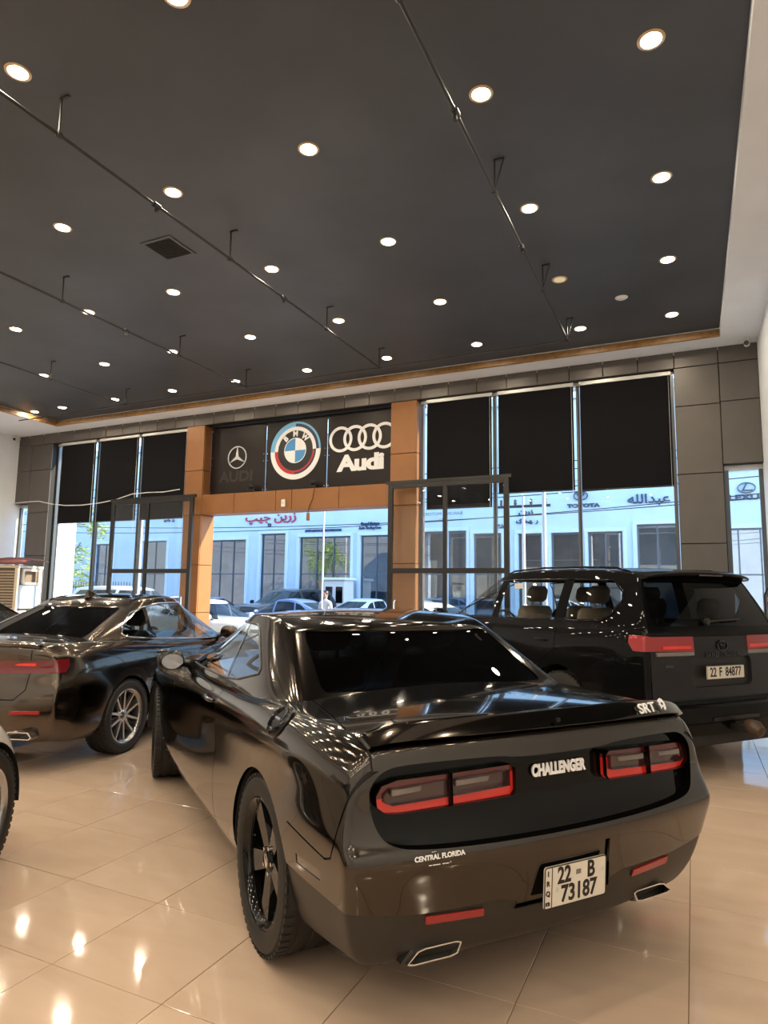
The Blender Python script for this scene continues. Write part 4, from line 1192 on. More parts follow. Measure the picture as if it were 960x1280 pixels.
    for sg in (1, -1):
        mx, my, mz = sp.get('mirror', (1.98, .96, 1.02))
        mo = MB().lathe([(0, -.11), (.05, -.10), (.075, -.05), (.075, .05), (.05, .10), (0, .11)], 16, Matrix.Translation((mx, sg * my, mz)) @ Matrix.Rotation(R(90), 4, 'X') @ Matrix.Diagonal((.7, 1.0, 1, 1))).build('door_mirror', sp.get('mirror_m') or pt, car, 50)
        MB().tube([(mx, sg * (my - .06), mz - .03), (mx + .04, sg * (my - .18), mz - .07)], .025, 8).build('mirror_arm', 'blackmat', mo, 40)
        if detail:
            for x, z in sp.get('handles', ((1.52, .86), (.60, .90))):
                hp = [hit((x + d, 3 * sg, z), (0, -sg, 0))[0] + Vector((0, .022 * sg * (1 if abs(d) < .09 else 0), 0)) for d in (-.10, -.075, 0, .075, .10)]
                MB().tube(hp, [.008, .012, .013, .012, .008], 8).build('door_handle', pt, car, 50)
    pr = wheel_meshes(sp['r'], sp['rw'], sp['rim'], spokes, M['blackgloss'] if rim == 'black' else M['silver'], style, tread=detail, lip=M['silver'])
    set_wheels(car, pr, AX, sp['track'], sp['r'], steer=steer)
    if extras: extras(car, hit, hc, pt)
    return car

# ---------------------------------------------------------------- brown-grey saloon on the left
def saloon():
    sp = dict(SEDAN); sp['body'] = dict(SEDAN['body'])
    sp['sunroof'] = (.62, 1.40, .40)
    sp['rear_lines'] = [[(.60, 1.02), (.60, .70), (.52, .62), (-.52, .62), (-.60, .70), (-.60, 1.02)]]
    sp['chrome'] = [(2.19, .948), (1.36, .982), (.47, 1.034), (.11, 1.070), (.08, 1.10), (.15, 1.17), (.37, 1.29), (.56, 1.345), (.85, 1.388), (1.36, 1.392), (1.62, 1.372)]
    sp['low_m'] = None
    P_ = paint('brown_grey_paint', (.088, .070, .056), 1.0, .18)
    def extras(car, hit, hc, pt):
        for sg in (1, -1):
            T = Matrix(((0, 0, 1, -.99), (1, 0, 0, 0), (0, 1, 0, 0), (0, 0, 0, 1)))
            o = [(.48, .30), (.68, .305), (.70, .325), (.665, .365), (.47, .36), (.45, .33)]; c = (.575, .332)
            i = [(c[0] + (a - c[0]) * .90, c[1] + (b - c[1]) * .78) for a, b in o]
            if sg < 0: o = mirror_poly(o); i = mirror_poly(i)
            e = MB().ringprism(o, i, 0, .12, T).build('exhaust_tip', 'chrome', car); MB().prism(i, .05, .06, T).build('exhaust_bore', 'logo_k', e)
            l, n = hit((-8, sg * .62, .52), (1, 0, 0))
            MB().chbox(-.01, .03, -.12, .12, -.014, .014, .004, Matrix.Translation(l) @ Matrix.Rotation(-sg * .28, 4, 'Z')).build('reflector', 'red', car)
            MB().chbox(-.006, .02, -.10, .10, -.012, .012, .004, Matrix.Translation(hit((-8, sg * .55, .90), (1, 0, 0))[0] + Vector((-.004, 0, 0))) @ Matrix.Rotation(-sg * .20, 4, 'Z')).build('lamp_bar', 'redlit', car)
        # lip on the boot lid
        vs = []; fs = []
        for a in range(21):
            y = -.66 + 1.32 * a / 20; e = abs(y / .66); xe = -1.07 + .13 * e ** 2; z = 1.085 - .02 * e ** 4
            vs += [(xe + .10, y, z - .025), (xe + .02, y, z), (xe, y, z - .006), (xe + .02, y, z - .03)]
        for a in range(20):
            for k in range(4): fs.append([a * 4 + k, a * 4 + (k + 1) % 4, a * 4 + 4 + (k + 1) % 4, a * 4 + 4 + k])
        fs += [[0, 1, 2, 3], [83, 82, 81, 80]]
        MB().add(vs, fs).build('boot_lip', pt, car, 40)
        l, n = hc((.62, 0, 3), (0, 0, -1))
        MB().add([(.50, -.035, l.z - .01), (.50, .035, l.z - .01), (.72, .025, l.z), (.72, -.025, l.z), (.52, -.004, l.z + .065), (.52, .004, l.z + .065), (.70, 0, l.z + .01)],
                 [[0, 1, 5, 4], [1, 2, 6, 5], [3, 0, 4, 6], [2, 3, 6], [4, 5, 6]]).build('roof_antenna', pt, car, 20)
        for sg in (1, -1): edge_tube(hc, [(.55, .50 * sg), (1.0, .515 * sg), (1.5, .49 * sg)], 2, 1, .008, 'roof_strip', 'blackgloss', car, closed=False)
        l, n = hit((-8, 0, .73), (1, 0, 0))
        licence_plate(car, frame_from(l + Vector((-.004, 0, 0)), (0, -1, 0), (0, 0, 1)), .34, .16, [])
    make_car('saloon', 'brown grey four-door saloon with silver spoked wheels, left of the dark coupe', (-5.818, 4.595, 0), -12.26, sp, P_, 3, win='tint_mid', rear_glass='tint_dark', lamp_m=mat('deep_red_lens', (.13, .006, .010), .1, coat=.8), extras=extras)
saloon()

# ---------------------------------------------------------------- black off-roader on the right
SUV = dict(
    body=dict(xs=[-1.13, -1.10, -1.0, -.78, -.45, -.15, .12, .45, .9, 1.4, 1.9, 2.3, 2.6, 2.85, 3.15, 3.45, 3.65, 3.76, 3.80],
        ts=[0, .05, .16, .34, .52, .68, .82, .92, .97, 1], ss=[-1, -.95, -.78, -.4, 0, .4, .78, .95, 1],
        wt=[0, .1, .3, .5, .7, .85, .95, 1],
        W=[(-1.13, [.86, .90, .925, .93, .925, .915, .90, .87]), (-.7, [.92, .955, .975, .98, .975, .965, .945, .91]), (0, [.93, .965, .985, .99, .985, .975, .95, .91]),
           (.9, [.93, .955, .965, .965, .965, .965, .945, .91]), (2, [.93, .955, .965, .965, .965, .965, .945, .90]), (2.85, [.93, .965, .985, .985, .975, .96, .92, .85]),
           (3.5, [.88, .91, .93, .94, .93, .91, .87, .80]), (3.80, [.78, .82, .84, .85, .85, .83, .80, .74])],
        zb=[(-1.13, .36), (-.6, .36), (0, .34), (2.9, .34), (3.80, .40)],
        zt=[(-1.13, 1.245), (0, 1.24), (1.3, 1.225), (2.2, 1.205), (2.7, 1.20), (3.4, 1.16), (3.80, 1.08)],
        crown=[(-1.13, .01), (2, .04), (3.80, .04)],
        rear_prof=[(0, .02), (.12, -.01), (.22, .0), (.3, .03), (.6, .03), (1, .05)], rear_curve=.06, front_prof=[(0, .06), (.3, 0), (.7, .0), (1, .08)], front_curve=.16, rl=.5, fl=.8),
    cabin=dict(us=[0, .03, .12, .28, .45, .60, .75, .88, .96, 1], ts=[-.08, .05, .2, .45, .7, .88, .97, 1], ss=[-1, -.94, -.72, -.36, 0, .36, .72, .94, 1],
        xb=[(0, -1.10), (1, 2.42)], xt=[(0, -.86), (.5, .55), (1, 1.52)], zb=[(0, 1.22), (1, 1.18)], zr=[(0, 1.74), (.15, 1.79), (.45, 1.805), (.8, 1.785), (1, 1.725)],
        wb=[(0, .88), (.12, .93), (.4, .935), (.8, .92), (1, .86)], wt=[(0, .69), (.3, .73), (.6, .73), (1, .66)], crown=.035, rc=.06, fc=.14, bow=1.3),
    axles=(0, 2.85), track=.83, rw=.265, r=.395, rim=.255, arch_r=.455, arch_z=.40, wide=1.06,
    rear_win=(.80, .69, 1.275, 1.68), wind=(.78, .62, 1.22, 1.69),
    side_wins=[('door_window', [(2.14, 1.262), (1.22, 1.278), (1.22, 1.69), (1.46, 1.69), (1.58, 1.665)]), ('door_window', [(1.09, 1.278), (.12, 1.29), (.10, 1.69), (1.09, 1.695)]),
               ('quarter_window', [(-.03, 1.30), (-.50, 1.315), (-.60, 1.36), (-.70, 1.50), (-.68, 1.57), (-.55, 1.675), (-.04, 1.69)])],
    door_lines=[[(1.15, 1.25), (1.15, .50)], [(.06, 1.25), (.06, 1.0), (.36, .80), (.42, .52)], [(2.28, 1.2), (2.28, .50)]],
    rear_lines=[[(-.86, 1.24), (-.86, .64), (.86, .64), (.86, 1.24)]],
    lamp=(.36, 1.055, 1.20, -.88), zsplit=.62, low_m='blackmat', seats=(1.45, .45, -.30), backs=(.62, .62, .50), seat_z=.70, mirror=(2.15, 1.06, 1.27), mirror_m='blackgloss', handles=((1.32, 1.07), (.26, 1.08)))
def off_roader():
    sp = dict(SUV)
    P_ = paint('black_paint', (.0025, .0025, .003), 0, .5); P_.node_tree.nodes['Principled BSDF'].inputs['Coat Weight'].default_value = .32; P_.node_tree.nodes['Principled BSDF'].inputs['Specular IOR Level'].default_value = .03
    sp['chrome'] = [(2.16, 1.250), (.5, 1.275), (-.50, 1.302), (-.615, 1.355), (-.72, 1.50), (-.70, 1.58), (-.56, 1.688), (0, 1.700), (1.46, 1.700), (1.575, 1.676)]
    sp['chrome_m'] = 'blackgloss'
    rec = rrect(-.40, .40, .74, 1.0, .05)
    sp['cuts'] = [('plate_recess', rec, (1, 2), rear_f(.3), 'blackmat', dict(vec=(.03, 0, 0), rim=True)),
                  ('tailgate', [(-.85, .645), (.85, .645), (.85, 1.24), (-.85, 1.24)], (1, 2), rear_f(.5), mat('satin_black', (.010, .010, .012), .34, spec=.35), dict())]
    def extras(car, hit, hc, pt):
        T = frame_from((-1.125, .015, .868), (0, -1, 0), (0, 0, 1))
        licence_plate(car, T, .50, .118, [('22', -.168, 0, .112, .76), ('F', -.072, 0, .112, .76), ('84877', .098, 0, .112, .76)])
        for sg in (1, -1):
            # clear strip under each red lamp and a pale bar inside
            l, n = hit((-8, sg * .58, 1.035), (1, 0, 0))
            MB().chbox(-.012, .03, -.22, .22, -.018, .018, .005, Matrix.Translation(l + Vector((.0, 0, 0))) @ Matrix.Rotation(-sg * .05, 4, 'Z')).build('reversing_lamp', 'smoke', car)
            l, n = hit((-8, sg * .56, 1.09), (1, 0, 0))
            MB().chbox(-.012, .03, -.17, .17, -.016, .016, .005, Matrix.Translation(l) @ Matrix.Rotation(-sg * .05, 4, 'Z')).build('lamp_bar', 'redlit', car)
            l, n = hit((-8, sg * .72, .50), (1, 0, 0))
            MB().chbox(-.008, .02, -.08, .08, -.02, .02, .004, Matrix.Translation(l) @ Matrix.Rotation(-sg * .1, 4, 'Z')).build('reflector', 'red', car)
            edge = [hc((x, .66 * sg, 4), (0, 0, -1))[0] + Vector((0, 0, .022 if -.55 < x < 1.15 else .0)) for x in (-.66, -.5, 0, .6, 1.1, 1.25)]
            MB().tube(edge, .011, 8).build('roof_rail', 'blackgloss', car, 50)
        # bumper
        vs = []; fs = []; N = 24
        for a in range(N + 1):
            y = -.96 + 1.92 * a / N; e = abs(y / .96); x = -1.20 + .14 * e ** 3
            vs += [(x + .14, y, .60), (x + .02, y, .605), (x, y, .585), (x - .005, y, .46), (x + .03, y, .44), (x + .05, y, .34), (x + .2, y, .33)]
        for a in range(N):
            for k in range(7): fs.append([a * 7 + k, a * 7 + (k + 1) % 7, a * 7 + 7 + (k + 1) % 7, a * 7 + 7 + k])
        fs += [list(range(7)), [N * 7 + k for k in range(7)][::-1]]
        bp = MB().add(vs, fs).build('rear_bumper', pt, car, 30)
        MB().box(-1.212, -1.18, -.30, .30, .47, .50).build('bumper_slot', 'logo_k', bp)
        # roof spoiler
        vs = []; fs = []
        for a in range(N + 1):
            y = -.70 + 1.40 * a / N; e = abs(y / .70); x = -1.02 + .12 * e ** 3; z = 1.780 - .02 * e ** 2 - .02 * e ** 6
            vs += [(x + .34, y, z + .0), (x + .10, y, z + .005), (x, y, z - .02), (x + .01, y, z - .04), (x + .14, y, z - .055), (x + .3, y, z - .05)]
        for a in range(N):
            for k in range(6): fs.append([a * 6 + k, a * 6 + (k + 1) % 6, a * 6 + 6 + (k + 1) % 6, a * 6 + 6 + k])
        fs += [list(range(6)), [N * 6 + k for k in range(6)][::-1]]
        so = MB().add(vs, fs).build('roof_spoiler', pt, car, 30)
        MB().box(-1.012, -1.0, -.16, .16, 1.730, 1.747).build('brake_lamp', 'darkred', so)
        # emblem and lettering
        l, n = hit((-8, .0, 1.10), (1, 0, 0)); T = frame_from(l + Vector((-.002, 0, .0)), (0, -1, 0), (0, 0, 1))
        em = mat('dark_chrome', (.09, .09, .095), .15, metal=1)
        MB().ringprism(circ(.072, 32, ry=.050), circ(.062, 32, ry=.040), 0, .01, T).build('emblem', em, car)
        MB().ringprism(circ(.040, 28, 0, .018, ry=.022), circ(.033, 28, 0, .018, ry=.014), 0, .01, T).build('emblem', em, car)
        MB().ringprism(circ(.018, 24, ry=.045), circ(.011, 24, ry=.036), 0, .01, T).build('emblem', em, car)
        l, n = hit((-8, 0, 1.02), (1, 0, 0)); T = frame_from(l + Vector((-.002, 0, 0)), (0, -1, 0), (0, 0, 1))
        text('badge_lettering', 'LAND CRUISER', .052, em, car, T, .006, bold=.0012, sx=1.15, space=1.15)
        l, n = hit((-8, .66, .93), (1, 0, 0))
        MB().chbox(-.004, .004, -.05, .05, -.015, .015, .003, Matrix.Translation(l)).build('badge', em, car)
        # wiper
        l, n = hc((-8, .10, 1.30), (1, 0, 0)); a = []
        for q in range(7): a.append(hc((-8, .18 - .48 * q / 6, 1.315 + .02 * q / 6), (1, 0, 0))[0] + Vector((-.02, 0, 0)))
        w = MB().tube(a, .010, 6).build('wiper', 'blackmat', car, 40); MB().lathe([(0, -.0), (.03, 0), (.03, .03), (0, .035)], 12, frame_from(a[0], (0, -1, 0), (0, 0, 1))).build('wiper_boss', 'blackmat', w, 40)
        # tow ball under a brown leather cover
        MB().box(-1.34, -1.05, -.03, .03, .37, .43).build('tow_bar', 'blackmat', car)
        MB().lathe([(0, -.075), (.05, -.06), (.075, 0), (.06, .06), (.045, .085), (0, .09)], 20, Matrix.Translation((-1.36, -.02, .41)) @ Matrix.Rotation(R(70), 4, 'Y')).build('tow_ball_cover', mat('brown_leather', (.06, .035, .022), .5), car, 50)
        MB().chbox(-1.15, -1.05, .62, .86, .27, .33, .01).build('exhaust_tip', 'pipe', car)
        # paper slip inside the rear door window
        MB().box(.72, .86, .846, .848, 1.60, 1.66).build('window_slip', 'platew', car)
    a = R(-51.0); rx, ry = -math.cos(a), math.sin(a)
    make_car('off_roader', 'large black off-roader with two-piece red tail lamps, right of the dark coupe', (-.678 + .05, 7.465 + .05, 0), -51.0, sp, P_, 3, win='tint_light', rear_glass='tint', rim='silver', style='plain', spokes=6, seat_m='beige', extras=extras)
off_roader()

# ---------------------------------------------------------------- cars at the left edge of the frame
def edge_cars():
    sp = dict(SEDAN); sp['low_m'] = None; sp['track'] = .775
    # front right wheel just inside the frame
    hd = -30.0; a = R(hd); f = Vector((math.sin(a), math.cos(a), 0)); l = Vector((-math.cos(a), math.sin(a), 0))
    w = Vector((-3.40, 2.41, 0))
    o = w - f * 2.975 + l * .92
    make_car('pearl_saloon', 'pale pearl saloon of which only the front wing and wheel show at the left edge', (o.x, o.y, 0), hd, sp, paint('pearl_paint', (.62, .57, .52), .0, .4), 2, style='twin')
    make_car('dark_saloon', 'dark blue saloon half hidden behind the tail of the brown grey saloon', (-9.38, 4.7, 0), -12.0, sp, paint('navy_paint', (.012, .014, .022), .4, .28), 2, detail=False)
edge_cars()
# ================================================================ street outside
def street():
    MB().box(-90, 60, 12.42, 60, -.40, -.22).build('ground', mat('asphalt', (.16, .155, .15), .9, vary=.15, scale=1.5, pos=True), kind='structure')
    MB().box(-90, 60, 12.42, 13.4, -.22, -.012).build('pavement', mat('pavement', (.50, .48, .45), .85, vary=.1, scale=2, pos=True), kind='structure')
    MB().box(-90, 60, 26.6, 28, -.22, -.02).build('pavement', mat('pavement_far', (.45, .44, .42), .85, vary=.1, scale=2, pos=True), kind='structure')
    c = struct('column', (-17.55, 13.9, -.22))
    MB().chbox(-.33, .33, -.33, .33, 0, 7, .01).build('shaft', 'white', c)
    MB().chbox(-.40, .40, -.40, .40, 0, .5, .01).build('plinth', 'white', c)
street()

def shops():
    wallm = mat('pale_render', (.50, .64, .76), .8, vary=.05, scale=1.2, pos=True)  # pale render tinted blue: the skylight's cast is put into the colour
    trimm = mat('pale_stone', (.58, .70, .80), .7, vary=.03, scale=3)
    frm = mat('shop_frame', (.10, .13, .17), .4, metal=.5)
    gl = glass('shop_glass', (.70, .76, .80), 6.0)
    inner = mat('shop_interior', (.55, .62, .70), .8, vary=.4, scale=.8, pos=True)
    Y = 28.0
    ink = mat('dark_blue_lettering', (.03, .06, .12), .5); redm = mat('red_lettering', (.42, .03, .06), .5)
    def building(lab, X0, X1, wins, signs, H):
        X0 += .01; X1 -= .01
        t = thing('shop_building', lab, 'building', (X0, Y, 0), 0)
        w = MB(); X = 0; L = X1 - X0
        ws = sorted([(a - X0, b - X0, z) for a, b, z in wins])
        for a, b, z in ws:
            if a > X: w.box(X, a, 0, .4, 0, H)
            w.box(a, b, 0, .4, z, H); w.box(a, b, 0, .4, -.02, .25); X = b
        w.box(X, L, 0, .4, 0, H)
        w.box(0, L, 3.2, 3.4, 0, H)
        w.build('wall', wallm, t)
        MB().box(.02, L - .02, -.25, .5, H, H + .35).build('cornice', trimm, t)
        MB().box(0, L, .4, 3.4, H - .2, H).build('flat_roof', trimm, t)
        MB().box(0, L, -.12, 0, 6.3, 6.5).build('string_course', trimm, t)
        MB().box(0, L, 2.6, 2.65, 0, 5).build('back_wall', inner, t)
        for a, b, z in ws:
            f = MB()
            f.box(a, b, .08, .18, z - .07, z); f.box(a, b, .08, .18, .25, .33)
            for x in (a, b - .07): f.box(x, x + .07, .08, .18, .33, z - .07)
            n = max(1, round((b - a) / .85))
            for k in range(1, n): f.box(a + (b - a) * k / n - .025, a + (b - a) * k / n + .025, .09, .17, .33, z - .07)
            zt = 2.32
            f.box(a + .07, b - .07, .09, .17, zt, zt + .06)
            wo = f.build('window', frm, t)
            for k in range(n):
                xa, xb = a + (b - a) * k / n + .03, a + (b - a) * (k + 1) / n - .03
                for z0, z1 in ((.33, zt), (zt + .06, z - .07)): MB().box(xa, xb, .125, .135, z0, z1).build('pane', gl, wo)
            MB().box(a - .14, b + .14, -.07, 0, z, z + .16).build('window_hood', trimm, t)
            for x in (a - .16, b + .02): MB().box(x, x + .14, -.06, 0, 0, z).build('pilaster', trimm, t)
        for s, x, z, sz, m, sx in signs:
            text('lettering', s, sz, m, t, frame_from((x - X0, -.03, z), (1, 0, 0), (0, 0, 1)), .05, bold=.010, sx=sx)
        return t
    zar = '\ufb57\ufbff\ufe9f \ufee6\ufbfe\ufead\ufeaf'
    abd = '\ufeea\ufee0\ufedf\ufe8d\ufeaa\ufe92\ufecb'
    building('pale shopfront across the street with dark grey lettering, behind the left windows', -44, -25.6,
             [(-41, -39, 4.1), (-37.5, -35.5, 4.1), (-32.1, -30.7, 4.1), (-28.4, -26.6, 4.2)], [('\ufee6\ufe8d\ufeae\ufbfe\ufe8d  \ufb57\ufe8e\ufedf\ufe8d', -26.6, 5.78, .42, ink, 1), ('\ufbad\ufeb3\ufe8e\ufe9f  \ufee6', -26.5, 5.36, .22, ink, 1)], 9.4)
    building('pale shopfront across the street with red lettering over its tall doorway', -25.6, -12.55,
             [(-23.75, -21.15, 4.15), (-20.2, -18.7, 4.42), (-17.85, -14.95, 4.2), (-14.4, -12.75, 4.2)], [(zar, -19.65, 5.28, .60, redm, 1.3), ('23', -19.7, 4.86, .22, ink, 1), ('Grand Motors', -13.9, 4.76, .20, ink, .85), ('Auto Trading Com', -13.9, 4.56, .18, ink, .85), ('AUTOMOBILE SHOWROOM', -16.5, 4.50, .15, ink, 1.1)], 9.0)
    T = building('pale car showroom across the street with dark oval emblems and lettering', -12.55, 9.0,
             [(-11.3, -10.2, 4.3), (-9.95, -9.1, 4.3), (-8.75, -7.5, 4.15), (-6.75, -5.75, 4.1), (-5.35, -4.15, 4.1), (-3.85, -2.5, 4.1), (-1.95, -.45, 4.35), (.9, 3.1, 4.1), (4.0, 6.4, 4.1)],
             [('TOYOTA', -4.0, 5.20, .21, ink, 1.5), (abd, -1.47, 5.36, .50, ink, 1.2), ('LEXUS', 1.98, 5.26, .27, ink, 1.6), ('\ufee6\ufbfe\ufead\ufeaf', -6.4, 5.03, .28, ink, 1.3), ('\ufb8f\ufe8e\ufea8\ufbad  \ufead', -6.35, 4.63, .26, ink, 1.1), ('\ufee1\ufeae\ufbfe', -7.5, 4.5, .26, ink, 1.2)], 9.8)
    F = frame_from((-4.1 + 12.54, -.03, 5.62), (1, 0, 0), (0, 0, 1))
    MB().ringprism(circ(.30, 32, ry=.20), circ(.26, 32, ry=.16), 0, .05, F).build('emblem', ink, T)
    MB().ringprism(circ(.16, 28, 0, .07, ry=.09), circ(.13, 28, 0, .07, ry=.06), 0, .05, F).build('emblem', ink, T)
    MB().ringprism(circ(.075, 24, ry=.18), circ(.04, 24, ry=.15), 0, .05, F).build('emblem', ink, T)
    F = frame_from((1.98 + 12.54, -.03, 5.62), (1, 0, 0), (0, 0, 1))
    MB().ringprism(circ(.31, 32, ry=.21), circ(.275, 32, ry=.175), 0, .05, F).build('emblem', ink, T)
    MB().prism([(-.02, .17), (.03, .17), (-.08, -.07), (.22, -.07), (.19, -.11), (-.17, -.11)], 0, .05, F).build('emblem', ink, T)
    # mirrored stickers on the right door leaf read from outside
    d = bpy.data.objects['door_2']
    for s, x, z, sz in (('BARON E MOTORS', -4.27, 3.03, .085), ('22', -4.29, 2.91, .09)):
        text('lettering', s, sz, ink, d, frame_from((x, -.006, z), (1, 0, 0), (0, 0, 1)), .002, sx=-1.1)
shops()

def neighbour():  # added out of view; keeps the bright horizon out of the shop-window reflections
    t = thing('added_neighbour', 'added grey building next door, seen only mirrored in the opposite shop windows', 'building', (-17.2, 12.2, -.012))
    MB().box(-45, 0, -12, 0, 0, 8.5).build('wall', mat('grey_render', (.30, .31, .33), .8, vary=.1, scale=.7, pos=True), t)
    MB().box(-45, 0, -.3, .25, 8.5, 9.0).build('parapet', 'clad', t)
    MB().box(-17.2, 1.3, 12.45, 12.7, 5.9, 8.2).build('wall_parapet', 'clad', kind='structure')
neighbour()

def booth():
    t = thing('guard_booth', 'small white booth with dark windows against the opposite shopfront', 'booth', (-15.1, 27.2, -.02))
    MB().chbox(-.55, .55, -.45, .45, 0, 2.05, .02).build('cabin', 'ringw', t)
    MB().chbox(-.65, .65, -.55, .55, 2.05, 2.17, .02).build('roof', 'white', t)
    for x in (-.27, .27): MB().chbox(x - .18, x + .18, -.47, -.44, 1.0, 1.75, .008).build('window', 'blackgloss', t)
booth()

def trees():
    lm = mat('sunlit_leaf', (.30, .42, .06), .55, vary=.35, scale=3, pos=True); bark = mat('bark', (.12, .09, .06), .9, bump=.4, bscale=20)
    def tree(x, y, h, r, n, lab, cat='tree', name='street_tree', trunk=True):
        t = thing(name, lab, cat, (x, y, -.22 if y > 13.4 else -.012))
        if trunk:
            MB().tube([(0, 0, 0), (.05, .02, h * .35), (-.03, .05, h * .62), (.1, 0, h * .85)], [.12, .10, .07, .03], 8).build('trunk', bark, t, 60)
            for k in range(5):
                a = k * 1.3; MB().tube([(0, 0, h * (.40 + .06 * k)), (r * .5 * math.cos(a), r * .5 * math.sin(a), h * (.58 + .07 * k))], [.04, .015], 6).build('branch', bark, t, 60)
        rnd = random.Random(int(x * 100)); b = MB()
        cl = [(rnd.gauss(0, r * .42), rnd.gauss(0, r * .42), h * .68 + rnd.gauss(0, h * .16), r * rnd.uniform(.3, .5)) for k in range(14)] if trunk else [(rnd.uniform(-r, r), rnd.gauss(0, .2), h * rnd.uniform(.3, .7), h * .4) for k in range(12)]
        for k in range(n):
            c = rnd.choice(cl); v = Vector((rnd.gauss(0, 1), rnd.gauss(0, 1), rnd.gauss(0, .8))).normalized() * c[3] * rnd.uniform(.6, 1)
            p = Vector(c[:3]) + v; s = rnd.uniform(.05, .10)
            Q = Matrix.Translation(p) @ Matrix.Rotation(rnd.uniform(0, 6.3), 4, 'Z') @ Matrix.Rotation(rnd.uniform(-1, 1), 4, 'X') @ Matrix.Scale(s, 4)
            b.add([(-1, 0, 0), (0, -.45, .1), (1.2, 0, -.1), (0, .45, .1)], [[0, 1, 2, 3]], Q)
        o = b.build('foliage', lm, t); o['kind'] = 'stuff'
    tree(-21.9, 17.6, 5.4, 1.25, 2600, 'sunlit green tree by the railing across the left pavement')
    tree(-24.9, 14.6, 5.6, 1.6, 2200, 'green tree on the near pavement, seen only mirrored in the opposite shop window')
    tree(-20.9, 16.6, .9, 1.3, 900, 'low sunlit green shrub below the street tree', 'shrub', 'shrub', False)
    f = thing('railing', 'dark vertical bar railing beside the street tree', 'railing', (-24.0, 19.0, -.22))
    for z in (.25, 1.75): MB().box(0, 4.2, -.02, .02, z, z + .05).build('rail', 'mull', f)
    b = MB().box(-.012, .012, -.012, .012, 0, 2.0); me = bpy.data.meshes.new('bar'); me.from_pydata(b.v, [], b.f); me.materials.append(M['mull'])
    for k in range(29): piece('bar', me, f, (.02 + .148 * k, 0, 0))
trees()

def poles():
    wm = mat('pale_pole', (.62, .63, .62), .5)
    def pole(name, x, y, h, lab, arms=0, lamp=False, cat='pole', rad=.07):
        t = thing(name, lab, cat, (x, y, -.22 if y > 13.4 else -.012))
        MB().tube([(0, 0, 0), (0, 0, h)], [rad, rad * .65], 12).build('post', wm, t, 40)
        MB().lathe([(rad * 2, 0), (rad * 2, .12), (rad, .16)], 16).build('base', wm, t, 40)
        for k in range(arms):
            MB().box(-.85, .85, -.04, .04, h - .35 - .55 * k, h - .27 - .55 * k).build('crossarm', 'mull', t)
            for x_ in (-.7, -.25, .25, .7): MB().lathe([(.03, 0), (.055, .05), (.04, .12), (.05, .17), (0, .2)], 10, Matrix.Translation((x_, 0, h - .27 - .55 * k))).build('insulator', 'mull', t, 40)
        if lamp:
            MB().tube([(0, 0, h * .70), (.5, -.2, h * .80), (.9, -.35, h * .84)], .03, 8).build('bracket', wm, t, 40)
            MB().chbox(.8, 1.35, -.45, -.25, h * .835, h * .86, .02).build('lamp_head', wm, t)
    pole('utility_pole', -3.6, 17.9, 8.6, 'pale utility pole in front of the opposite showroom, with a short lamp arm', 0, True, rad=.065)
    pole('utility_pole', -4.75, 20.4, 4.8, 'pale pole with dark crossarm and insulators left of the lamp pole', 1)
    pole('flag_pole', -10.0, 17.0, 7.0, 'thin pale pole seen through the open doorway', 0, True, rad=.03)
    pole('flag_pole', -20.75, 18.0, 6.0, 'thin pale pole right of the street tree', 0, rad=.06)
    pole('corner_pole', -14.9, 14.6, 6.4, 'pale drainpipe-like pole just outside the left window', 0, rad=.05)
    rnd = random.Random(3)
    for k, (za, zb, y) in enumerate(((6.4, 5.9, 19), (6.0, 5.75, 19.1), (5.6, 5.0, 19.2), (5.2, 5.4, 19.3), (4.85, 4.5, 19.4), (4.45, 4.75, 19.7))):
        pts = []
        for q in range(25):
            u = q / 24; pts.append((-34 + 42 * u, y, za + (zb - za) * u - .9 * (1 - (2 * u - 1) ** 2)))
        labs = ['topmost', 'second', 'third', 'fourth', 'fifth', 'lowest']
        tag(MB().tube(pts, .014, 5).build('overhead_cable', 'dark', None, 40), labs[k] + ' dark overhead cable sagging along the street', 'cable', 'overhead cables along the street')
poles()

